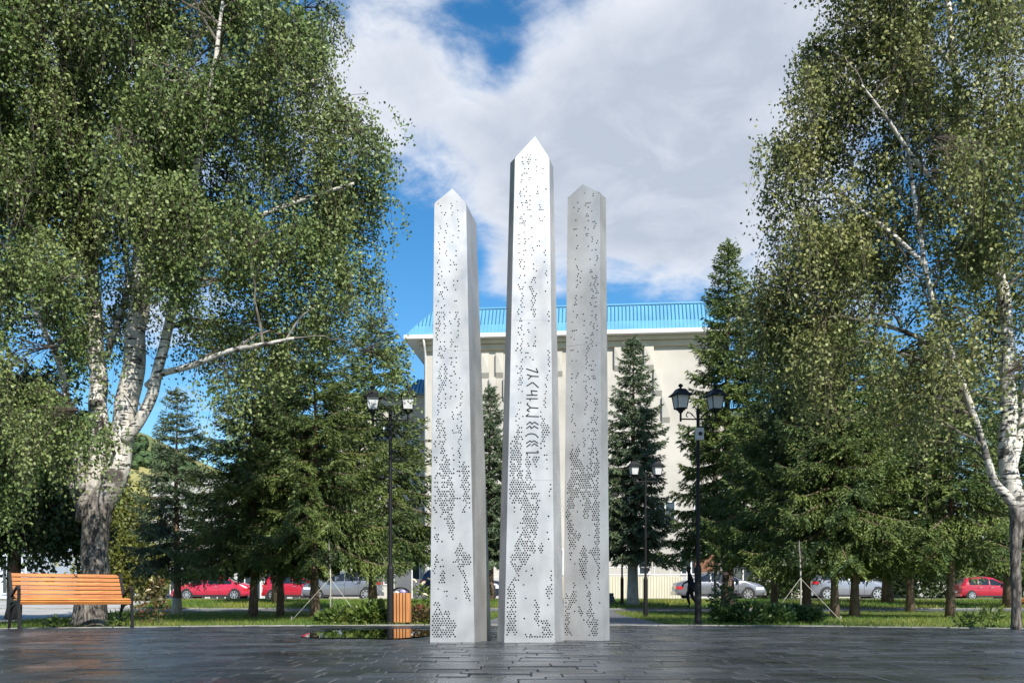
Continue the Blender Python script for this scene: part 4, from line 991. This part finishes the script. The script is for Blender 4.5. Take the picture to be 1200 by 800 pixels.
SPR = [('blue', 'slender blue-green spruce with whitewashed trunk beside the first red car', 207, 30.0, 1.05, 1.03, .3),
       ('wide', 'dense spruce left of the staked sapling, leftmost of the near group', 297, 26.0, .95, .95, 1.0),
       ('wide2', 'thin-trunked spruce hidden among the left group in front of the second red car', 329, 27.2, .92, .96, 2.2),
       ('wide', 'broad spruce just behind the left staked sapling', 369, 25.2, 1.0, 1.06, 4.0),
       ('wide2', 'spruce with long right boughs behind the lamp by the bin', 436, 30.5, 1.36, 1.2, 5.1),
       ('slim', 'narrow spruce seen in the gap between left and central obelisk', 574, 44.0, .95, .93, .7),
       ('slim', 'blue-green spruce with bare pale trunk just right of the obelisks', 742, 38.0, 1.0, 1.0, 2.0),
       ('tall', 'tallest dark spruce standing against sky and cream wall', 853, 33.0, 1.0, 1.0, .0),
       ('wide2', 'spruce beside the right staked sapling', 908, 28.5, 1.0, 1.15, 1.4),
       ('wide', 'dense spruce behind the right staked sapling', 946, 27.0, 1.02, 1.1, 2.9),
       ('wide2', 'left of the two close spruce trunks in front of the silver off-roader', 978, 25.0, .98, 1.02, 3.7),
       ('wide', 'right of the two close spruce trunks in front of the silver off-roader', 1001, 25.8, 1.0, 1.06, 5.4),
       ('wide2', 'thick-trunked spruce in front of the red hatchback', 1114, 25.3, 1.05, 1.0, .4),
       ('wide', 'spruce filling the gap left of the red hatchback', 1066, 33.0, 1.1, 1.2, 4.6),
       ('tall', 'tall background spruce behind the right birch crown', 1040, 40.0, 1.0, .84, 2.4),
       ('slim', 'background spruce behind the right birch trunk', 1183, 36.0, 1.1, .9, 3.0),
       ('slim', 'distant spruce behind the left group of spruces', 325, 40.0, 1.2, .95, 5.0)]
for a in SPR:
    o = spruce(*a)
    if a[2] in (207, 742):                   # pale painted lower trunk
        rt, hb = (.12, .50) if a[2] == 207 else (.19, 1.5)
        rr_ = lambda z: max(.012, rt * (1 - z / (6.6 if a[2] == 207 else 10.2)) ** .9)
        MB().tube([(.0, .02, -.05), (.005, .018, .25), (.01, .012, hb)], [rt * 1.42, rt * 1.22, rr_(hb) * 1.17], 12).build('whitewash', M['stake'], o, True)

# ---- shrubs, perennials, saplings
def leafy(name, label, cat, loc, clumps, n, sz, matl, seed, grp=None, stems=6, flowers=None, up=.5):
    g = np.random.default_rng(seed); root = thing(name, label, cat, loc, 0, grp); Q = []
    for c, r_ in clumps:
        m_ = int(n / len(clumps)); d = unit(g.normal(size=(m_, 3))) * g.uniform(.25, 1, (m_, 1)) ** .5; p = np.array(c) + d * np.array(r_); p[:, 2] = np.maximum(p[:, 2], .01)
        Q.append(leaf_quads(p, d + g.normal(0, .6, (m_, 3)) + np.array([0, 0, up]), g, sz[0], sz[1]))
    link('foliage', npmesh('foliage', np.concatenate(Q), 4), matl, root)
    s_ = MB()
    for k in range(stems):
        c, r_ = clumps[k % len(clumps)]; e = np.array(c) + g.normal(0, .4, 3) * np.array(r_)
        s_.tube([(c[0] * .6 + g.normal(0, .04), c[1] * .6 + g.normal(0, .04), -.02), tuple((np.array([c[0], c[1], 0]) + e) / 2 + g.normal(0, .02, 3)), tuple(e)], [.009, .007, .004], 5)
    s_.build('stem', M['stem'], root)
    if flowers:
        for x, y, z in flowers[0]:
            m_ = MB()
            for lay, (nn, rr_, tilt) in enumerate(((5, .058, .35), (5, .045, .8), (3, .028, 1.2))):
                for k in range(nn):
                    a = 6.283 * k / nn + lay * .6; dx = Vector((math.cos(a) * math.cos(tilt), math.sin(a) * math.cos(tilt), math.sin(tilt))) * rr_; sd_ = Vector((-math.sin(a), math.cos(a), 0)) * rr_ * .6
                    m_.add([Vector((0, 0, 0)), dx * .6 + sd_, dx * 1.1, dx * .6 - sd_], [(0, 1, 2, 3)])
            o = m_.build('flower', flowers[1], root, loc=(x, y, z)); o.rotation_euler = (random.uniform(.2, .9), random.uniform(-.4, .4), random.uniform(0, 6))
    return root
def gl(px, Y): x = (px - 600) / F * Y; return (x, Y, gz(x, Y))
leafy('perennial_plant', 'lush bright green perennials at the kerb left of the bin', 'plant', gl(437, 18.6), [((0, 0, .22), (.28, .25, .22)), ((.2, .1, .2), (.2, .2, .18)), ((-.2, 0, .15), (.2, .2, .15))], 900, (.13, .07), M['plantleaf'], 1)
leafy('perennial_plant', 'lower yellow-green perennials beneath the left staked sapling', 'plant', gl(398, 19.0), [((0, 0, .15), (.35, .25, .15)), ((.35, .1, .13), (.3, .2, .13)), ((-.3, .1, .1), (.2, .2, .1))], 900, (.12, .06), M['plantleaf'], 2)
leafy('reddish_shrub', 'low reddish shrub right of the litter bin', 'shrub', gl(491, 18.9), [((0, 0, .16), (.3, .2, .17)), ((.25, 0, .1), (.2, .2, .1))], 700, (.08, .05), M['redplant'], 3)
leafy('rose_bush', 'spindly rose bush with cream blooms right of the litter bin', 'rose bush', gl(493, 19.6), [((0, 0, .45), (.2, .15, .35))], 220, (.07, .05), M['plantleaf'], 4, 'rose bushes at the plaza edge', 7, ([(-.05, -.12, .62), (.08, -.15, .78), (.17, -.1, .85), (-.12, -.1, .83), (.1, -.16, .55)], M['rosew']))
leafy('rose_bush', 'rose bush with pale pink blooms just right of the left bench', 'rose bush', gl(178, 18.4), [((0, 0, .32), (.35, .25, .32)), ((.12, 0, .62), (.15, .12, .25))], 420, (.07, .05), M['redplant'], 5, 'rose bushes at the plaza edge', 8, ([(.05, -.2, .8), (.15, -.15, .68), (-.15, -.25, .52), (.25, -.2, .45), (.02, -.22, .62), (-.3, -.2, .35)], M['rosew']))
leafy('rose_bush', 'rose bush with pink blooms in front of the tallest spruce', 'rose bush', gl(848, 19.5), [((0, 0, .4), (.3, .2, .4))], 420, (.075, .05), M['darkplant'], 6, 'rose bushes at the plaza edge', 8, ([(0, -.2, .95), (-.1, -.2, .78), (.13, -.15, .84), (.2, -.18, .58), (-.17, -.18, .45)], M['rose']))
leafy('border_plants', 'dark green leafy border between right lamp and right sapling', 'plant', gl(878, 18.6), [((0, 0, .18), (.5, .25, .2)), ((.5, .1, .16), (.4, .25, .18)), ((-.45, 0, .15), (.3, .2, .15))], 1700, (.10, .055), M['darkplant'], 7)
leafy('border_plants', 'dark leafy border at the foot of the right staked sapling', 'plant', gl(930, 19.2), [((0, 0, .16), (.4, .25, .18)), ((.3, .1, .13), (.3, .2, .14))], 1200, (.10, .055), M['darkplant'], 8)
leafy('weed_clump', 'sprawling yellow-green weeds at the kerb left of the right birch', 'plant', gl(1155, 15.6), [((0, 0, .13), (.38, .12, .12)), ((.1, 0, .24), (.14, .1, .12)), ((-.3, 0, .1), (.2, .1, .1))], 230, (.13, .035), M['plantleaf'], 9)
leafy('weed_clump', 'small weeds under the left bench beside the birch trunk', 'plant', gl(142, 16.1), [((0, 0, .12), (.2, .15, .13)), ((-.9, -.3, .06), (.25, .1, .07))], 200, (.13, .03), M['plantleaf'], 10)
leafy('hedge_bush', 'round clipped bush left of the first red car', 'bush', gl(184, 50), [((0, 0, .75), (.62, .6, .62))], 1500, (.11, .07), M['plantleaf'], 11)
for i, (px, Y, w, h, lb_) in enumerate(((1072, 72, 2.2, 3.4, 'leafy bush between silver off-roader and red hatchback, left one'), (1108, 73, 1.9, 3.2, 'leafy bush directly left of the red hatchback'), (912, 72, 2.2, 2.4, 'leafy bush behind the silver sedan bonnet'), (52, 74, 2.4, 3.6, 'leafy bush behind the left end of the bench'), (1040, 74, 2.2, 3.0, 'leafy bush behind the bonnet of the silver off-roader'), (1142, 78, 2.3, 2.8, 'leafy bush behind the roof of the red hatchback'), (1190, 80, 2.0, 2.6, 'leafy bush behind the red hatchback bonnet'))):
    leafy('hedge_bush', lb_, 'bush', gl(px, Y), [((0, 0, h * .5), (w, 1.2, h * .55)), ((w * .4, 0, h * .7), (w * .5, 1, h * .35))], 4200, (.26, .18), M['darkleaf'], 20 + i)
def sapling(label, px, Y, top, seed):
    x = (px - 600) / F * Y; root = thing('staked_sapling', label, 'sapling', (x, Y, gz(x, Y)), 0, 'saplings held by guy cords'); hgt = (703 - top) / F * Y + CAMZ - gz(x, Y)
    MB().tube([(0, 0, -.05), (.01, 0, .9), (-.03, 0, 1.8), (-.06, .02, hgt)], [.02, .018, .014, .006], 7).build('stem', M['stake'], root, True)
    for a in (200, 335, 95):
        e = Vector((math.cos(R(a)) * .85, math.sin(R(a)) * 1.0, .0)); MB().tube([(0, 0, .95), tuple(e)], .0055, 5).build('guy_cord', M['stake'], root)
        MB().tube([(e.x, e.y, -.05), (e.x, e.y, .1)], .016, 5).build('peg', M['stake'], root)
    g = np.random.default_rng(seed); n = 260; p = np.stack([g.normal(0, .22, n), g.normal(0, .22, n), g.uniform(1.2, hgt + .2, n)], 1)
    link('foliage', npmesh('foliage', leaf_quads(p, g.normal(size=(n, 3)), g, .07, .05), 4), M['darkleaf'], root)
    t = MB()
    for k in range(9): z = g.uniform(1.1, hgt); t.tube([(0, 0, z), (g.normal(0, .2), g.normal(0, .2), z + .35)], [.008, .003], 4)
    t.build('twig', M['twig'], root)
sapling('thin whitewashed sapling on guy cords in front of the left spruces', 387, 22.5, 655, 1)
sapling('thin whitewashed sapling on guy cords in front of the right spruces', 938, 22.5, 655, 2)

# ------------------------------------------------------------------ cars
PROF = {
 'sedan': dict(L=4.55, W=1.78, top=[(0, .60), (.05, .88), (.45, 1.00), (.85, 1.04), (1.45, 1.40), (2.0, 1.46), (2.6, 1.42), (3.4, 1.02), (4.2, .86), (4.48, .70), (4.55, .52)], belt=[(0, .58), (.6, .93), (3.5, .90), (4.55, .5)], wheels=(.86, 3.62), gh=(.80, 3.45), side=[(1.02, 1.72), (1.78, 2.42), (2.48, 3.12)], rear=(.90, 1.42), front=(2.66, 3.38), r=.32),
 'hatch': dict(L=3.95, W=1.70, top=[(0, .62), (.06, 1.0), (.35, 1.42), (.7, 1.53), (1.6, 1.56), (2.1, 1.50), (2.95, 1.06), (3.6, .92), (3.9, .74), (3.95, .52)], belt=[(0, .60), (.2, .98), (3.0, .94), (3.95, .5)], wheels=(.66, 3.15), gh=(.2, 3.0), side=[(.50, 1.05), (1.10, 1.78), (1.84, 2.65)], rear=(.10, .36), front=(2.15, 2.9), r=.31),
 'suv': dict(L=4.5, W=1.84, top=[(0, .72), (.06, 1.15), (.40, 1.58), (.9, 1.70), (1.9, 1.71), (2.4, 1.62), (3.15, 1.14), (4.1, 1.02), (4.44, .86), (4.5, .62)], belt=[(0, .70), (.2, 1.10), (3.2, 1.05), (4.5, .6)], wheels=(.80, 3.60), gh=(.22, 3.2), side=[(.55, 1.20), (1.26, 1.98), (2.04, 2.88)], rear=(.10, .42), front=(2.46, 3.1), r=.36),
}
def make_car(kind, label, paint, cx, Y, facing, zoff=0.0, fast=False):
    """local x from tail (0) to nose (L); facing=+1 nose to the right"""
    p = PROF[kind]; L_, W2 = p['L'], p['W'] / 2
    xg = cx; root = thing('parked_car', label, 'car', (xg, Y, gz(xg, Y) + .034 + zoff), 0 if facing > 0 else math.pi, 'cars parked along the street')
    xt, zt = zip(*p['top']); xb, zb = zip(*p['belt'])
    from_x = lambda x: (float(np.interp(x, xt, zt)), float(np.interp(x, xb, zb)))
    def plan(x): t = (x - L_ / 2) / (L_ / 2); return W2 * (1 - .16 * abs(t) ** 4 - .03 * t * t)
    def low(x): return .20 + .14 * (abs(x - L_ / 2) / (L_ / 2)) ** 6
    def ringpts(x):
        T, Bt = from_x(x); w = plan(x); Bt = min(Bt, T - .02); gh = max(0, min(1, (T - Bt - .05) / .35)); wr = w * (1 - .24 * gh); lo = low(x)
        return [(w * .9, lo), (w * .985, lo + .10), (w, lo + (Bt - lo) * .55), (w * .975, Bt), (wr + (w * .975 - wr) * .08, T - .07 * gh - .012), (wr * .86, T - .008), (wr * .45, T + .012), (0, T + .018)]
    st = sorted(set(list(np.linspace(0, L_, 34)) + list(xt))); v = []; f = []
    for x in st:
        r_ = ringpts(x); yy = [(-a, b) for a, b in r_] + [(a, b) for a, b in r_[-2::-1]]
        v += [(x, a, b) for a, b in yy]
    nn = 15
    for i in range(len(st) - 1):
        for k in range(nn - 1): f.append((i * nn + k, (i + 1) * nn + k, (i + 1) * nn + k + 1, i * nn + k + 1))
        f.append((i * nn + nn - 1, (i + 1) * nn + nn - 1, (i + 1) * nn, i * nn))
    f.append(tuple(range(nn))); f.append(tuple((len(st) - 1) * nn + k for k in range(nn))[::-1])
    v = [(x - L_ / 2, a, b) for x, a, b in v]
    body = MB().add(v, f).build('body', paint, root, True)
    def side_pt(x, t, s, off):
        T, Bt = from_x(x); w = plan(x); gh = max(0, min(1, (T - Bt - .05) / .35)); wr = w * (1 - .24 * gh); a0, z0_ = w * .975, Bt; a1, z1_ = wr + (w * .975 - wr) * .08, T - .07 * gh - .012
        return (x - L_ / 2, s * (a0 + (a1 - a0) * t + off), z0_ + (z1_ - z0_) * t)
    for s in (-1, 1):
        for (xa, xb_) in p['side']:
            m_ = MB(); vv = []; n_ = 6
            for i in range(n_ + 1):
                x = xa + (xb_ - xa) * i / n_; tt = 1.0
                vv += [side_pt(x, .06, s, .006), side_pt(x, .90, s, .006)]
            m_.add(vv, [(i * 2, i * 2 + 2, i * 2 + 3, i * 2 + 1) for i in range(n_)]); m_.build('side_window', M['carglass'], root)
        for xc in (p['side'][0][1] + .03, p['side'][1][1] + .03, p['front'][1] - .25):
            m_ = MB(); T, Bt = from_x(xc); w = plan(xc); m_.box((xc - L_ / 2, s * (w + .0005), (low(xc) + Bt) / 2 + .06), (.012, .006, (Bt - low(xc)) * .72)); m_.build('door_seam', M['trim'], root)
        for xc in (p['side'][1][0] + .12, p['side'][2][0] + .12):
            m_ = MB(); T, Bt = from_x(xc); m_.box((xc - L_ / 2, s * (plan(xc) + .008), Bt - .13), (.19, .025, .028)); m_.build('door_handle', M['rim'], root)
        xm = p['side'][2][1] - .02; m_ = MB(); T, Bt = from_x(xm); m_.box((xm - L_ / 2, s * (plan(xm) + .07), Bt + .09), (.12, .2, .13), top=.8); m_.build('mirror', M['trim'], root)
        m_ = MB(); m_.box((0, s * (W2 * .965), .27), (L_ * .5, .04, .10)); m_.build('sill', M['trim'], root)
        # lamps
        m_ = MB(); vv = []
        for i in range(4):
            x = .03 + .30 * i / 3; T, Bt = from_x(x); w = plan(x); zc = from_x(.3)[1] - .10
            vv += [(x - L_ / 2, s * (w + .006), zc - .10), (x - L_ / 2, s * (w + .003), zc + .06)]
        m_.add(vv, [(i * 2, i * 2 + 2, i * 2 + 3, i * 2 + 1) for i in range(3)]); m_.box((.02 - L_ / 2, s * (plan(.02) * .76), from_x(.3)[1] - .12), (.05, .3, .16)); m_.build('tail_light', M['lamp_red'], root)
        m_ = MB(); vv = []
        for i in range(4):
            x = L_ - .10 - .42 * i / 3; w = plan(x); zc = from_x(L_ - .35)[1] + .0
            vv += [(x - L_ / 2, s * (w + .006), zc - .10), (x - L_ / 2, s * (w * .99 + .004), zc + .03)]
        m_.add(vv, [(i * 2, i * 2 + 2, i * 2 + 3, i * 2 + 1) for i in range(3)]); m_.build('headlight', M['lamp_clear'], root)
        for xw in p['wheels']:
            w = plan(xw); ar_ = MB(); ar_.lathe([(p['r'] * 1.17, 0), (p['r'] * 1.17, .06), (p['r'] * 1.05, .064)], 24)
            o = ar_.build('wheel_arch', M['trim'], root, loc=(xw - L_ / 2, s * (w - .055), p['r'])); o.rotation_euler = (R(-90) * s, 0, 0)
            wh = MB(); r_ = p['r']; wh.lathe([(r_ * .7, -.2), (r_ * .96, -.2), (r_, -.17), (r_, -.03), (r_ * .96, 0), (r_ * .72, .004), (r_ * .70, -.02)], 26)
            o = wh.build('wheel', M['tyre'], root, True, loc=(xw - L_ / 2, s * (w + .022), r_)); o.rotation_euler = (R(-90) * s, 0, 0)
            rm = MB(); rm.lathe([(r_ * .70, -.01), (r_ * .70, .006), (r_ * .63, .006), (r_ * .62, -.03)], 22, cap=False); rm.lathe([(r_ * .16, -.03), (r_ * .16, .008), (.0, .01)], 10)
            for k in range(7): a = 6.283 * k / 7; rm.bar((r_ * .1 * math.cos(a), r_ * .1 * math.sin(a), -.004), (r_ * .66 * math.cos(a), r_ * .66 * math.sin(a), -.004), r_ * .15, .016)
            rm.build('rim', M['rim'], o)
    for nm, (xa, xb_) in (('rear_window', p['rear']), ('windscreen', p['front'])):
        m_ = MB(); vv = []; n_ = 6
        for i in range(n_ + 1):
            x = xa + (xb_ - xa) * i / n_; T, Bt = from_x(x); w = plan(x); gh = max(0, min(1, (T - Bt - .05) / .35)); wr = w * (1 - .24 * gh)
            for q_ in (-.84, -.45, 0, .45, .84): vv.append((x - L_ / 2, wr * q_, T + .012 + .012 * (1 - abs(q_))))
        m_.add(vv, [(i * 5 + k, (i + 1) * 5 + k, (i + 1) * 5 + k + 1, i * 5 + k + 1) for i in range(n_) for k in range(4)]); m_.build(nm, M['carglass'], root)
    MB().box((-L_ / 2 + .0, 0, .36), (.10, p['W'] * .8, .2)).build('rear_bumper', paint, root); MB().box((L_ / 2 - .02, 0, .36), (.10, p['W'] * .78, .2)).build('front_bumper', paint, root)
    MB().box((-L_ / 2 - .055, 0, .55), (.012, .5, .11)).build('number_plate', M['plate'], root); MB().box((L_ / 2 + .035, 0, .40), (.012, .5, .11)).build('number_plate', M['plate'], root)
    return root
def paint(name, col, metal=.0): return mat(name, col, .28, metal, coat=.6, spec=.5)
RED = paint('red_paint', (.42, .018, .045)); RED2 = paint('deep_red_paint', (.36, .010, .025)); SIL = paint('silver_paint', (.24, .25, .27), .6); NAVY = paint('navy_paint', (.012, .016, .04)); WHT = paint('white_paint', (.68, .68, .67)); GRY = paint('dark_grey_paint', (.06, .065, .07))
make_car('sedan', 'crimson red sedan facing left behind the blue-green spruce', RED, X1(251, 59), 59, -1)
make_car('hatch', 'red hatchback half hidden by spruce trunks left of the sapling', RED2, X1(349, 60), 60, 1)
make_car('suv', 'silver car mostly hidden behind the broad left spruce', SIL, X1(402, 58), 58, -1)
make_car('suv', 'dark navy car partly hidden behind the left obelisk', NAVY, X1(543, 53), 53, 1)
make_car('sedan', 'silver-grey sedan facing right behind the nearest right lamp', SIL, X1(841.5, 51.3), 51.3, 1)
make_car('suv', 'silver off-roader with black arches behind the two close spruce trunks', paint('pale_silver_paint', (.27, .28, .31), .5), X1(994, 56.5), 56.5, 1)
make_car('hatch', 'bright red hatchback facing right at the right edge', RED2, X1(1156, 66), 66, 1)
make_car('sedan', 'white car far away left of the clipped bush', WHT, X1(160, 94), 94, 1)
make_car('sedan', 'dark grey car far away behind the clipped bush', GRY, X1(196, 97), 97, -1)

# ------------------------------------------------------------------ dark-clad figure behind the lamp post
def person(label, loc, rz, s):
    root = thing('person', label, 'person', loc, rz)
    V = {'pel': (0, 0, .92, .165, .15), 'bel': (0, -.02, 1.05, .165, .15), 'che': (0, -.05, 1.25, .175, .15), 'nek': (0, -.09, 1.43, .055, .055), 'hd0': (0, -.11, 1.50, .07, .075), 'hd1': (0, -.125, 1.58, .082, .098), 'hd2': (0, -.12, 1.66, .065, .08),
         'hl': (.095, 0, .86, .09, .09), 'kl': (.10, -.16, .50, .08, .08), 'al': (.10, -.06, .09, .042, .042), 'tl': (.10, -.20, .035, .04, .03),
         'hr': (-.095, 0, .86, .09, .09), 'kr': (-.10, .03, .47, .08, .08), 'ar': (-.10, .24, .12, .042, .042), 'tr': (-.10, .13, .035, .04, .03),
         'sl': (.19, -.06, 1.36, .058, .058), 'el': (.25, .05, 1.10, .046, .046), 'wl': (.24, -.10, .90, .034, .034), 'sr': (-.19, -.06, 1.36, .058, .058), 'er': (-.25, -.12, 1.10, .046, .046), 'wr': (-.22, -.32, 1.0, .034, .034)}
    ED = [('pel', 'bel'), ('bel', 'che'), ('che', 'nek'), ('nek', 'hd0'), ('hd0', 'hd1'), ('hd1', 'hd2'), ('pel', 'hl'), ('hl', 'kl'), ('kl', 'al'), ('al', 'tl'), ('pel', 'hr'), ('hr', 'kr'), ('kr', 'ar'), ('ar', 'tr'), ('che', 'sl'), ('sl', 'el'), ('el', 'wl'), ('che', 'sr'), ('sr', 'er'), ('er', 'wr')]
    names = list(V); co = [V[n_][:3] for n_ in names]; rad = [V[n_][3:] for n_ in names]; ed = [(names.index(a), names.index(b)) for a, b in ED]
    for tag_, w, dy in (('l', 'wl', -1), ('r', 'wr', -1)):        # palm and five fingers
        wx, wy, wz = V[w][:3]; iw = names.index(w); sx = 1 if tag_ == 'l' else -1
        co.append((wx, wy - .02, wz - .07)); rad.append((.030, .016)); ip = len(co) - 1; ed.append((iw, ip))
        for k, (ox, l) in enumerate(((-.03, .07), (-.01, .085), (.01, .08), (.028, .062))):
            co.append((wx + ox * .4, wy - .02 + ox, wz - .07 - l * .6)); rad.append((.009, .009)); co.append((wx + ox * .4 - sx * .012, wy - .03 + ox, wz - .07 - l)); rad.append((.008, .008)); ed += [(ip, len(co) - 2), (len(co) - 2, len(co) - 1)]
        co.append((wx - sx * .02, wy - .06, wz - .06)); rad.append((.010, .010)); co.append((wx - sx * .025, wy - .075, wz - .095)); rad.append((.009, .009)); ed += [(ip, len(co) - 2), (len(co) - 2, len(co) - 1)]
    me = bpy.data.meshes.new('body'); me.from_pydata(co, ed, []); o = link('body', me, M['cloth_dark'], root)
    md = o.modifiers.new('skin', 'SKIN'); md.use_smooth_shade = True
    for i, sv in enumerate(o.data.skin_vertices[0].data): sv.radius = rad[i]; sv.use_root = (i == 0)
    o.modifiers.new('sub', 'SUBSURF').levels = 1; o.modifiers['sub'].render_levels = 2
    lump('hair', M['hair'], (0, -.105, 1.635), (.095, .105, .085), 2, root)
    f_ = MB(); f_.lathe([(.0, -.07), (.05, -.05), (.066, 0), (.06, .05), (.03, .08)], 12, (0, -.155, 1.575)); f_.box((0, -.225, 1.575), (.024, .03, .04)); f_.box((0, -.215, 1.535), (.04, .012, .008))
    for sx in (-1, 1): f_.box((sx * .03, -.212, 1.595), (.018, .012, .01)); f_.box((sx * .088, -.12, 1.575), (.016, .035, .05))
    f_.build('face', M['skin'], root, True)
    lump('shoulder_bag', M['cloth_dark'], (.27, .04, .86), (.11, .20, .22), 5, root)
    root.scale = (s, s, s); return root
xp = X1(810, 36.4)
person('small dark-clad person walking left behind the nearest right lamp', (xp, 36.4, gz(xp, 36.4) + .0), R(-100), .88)
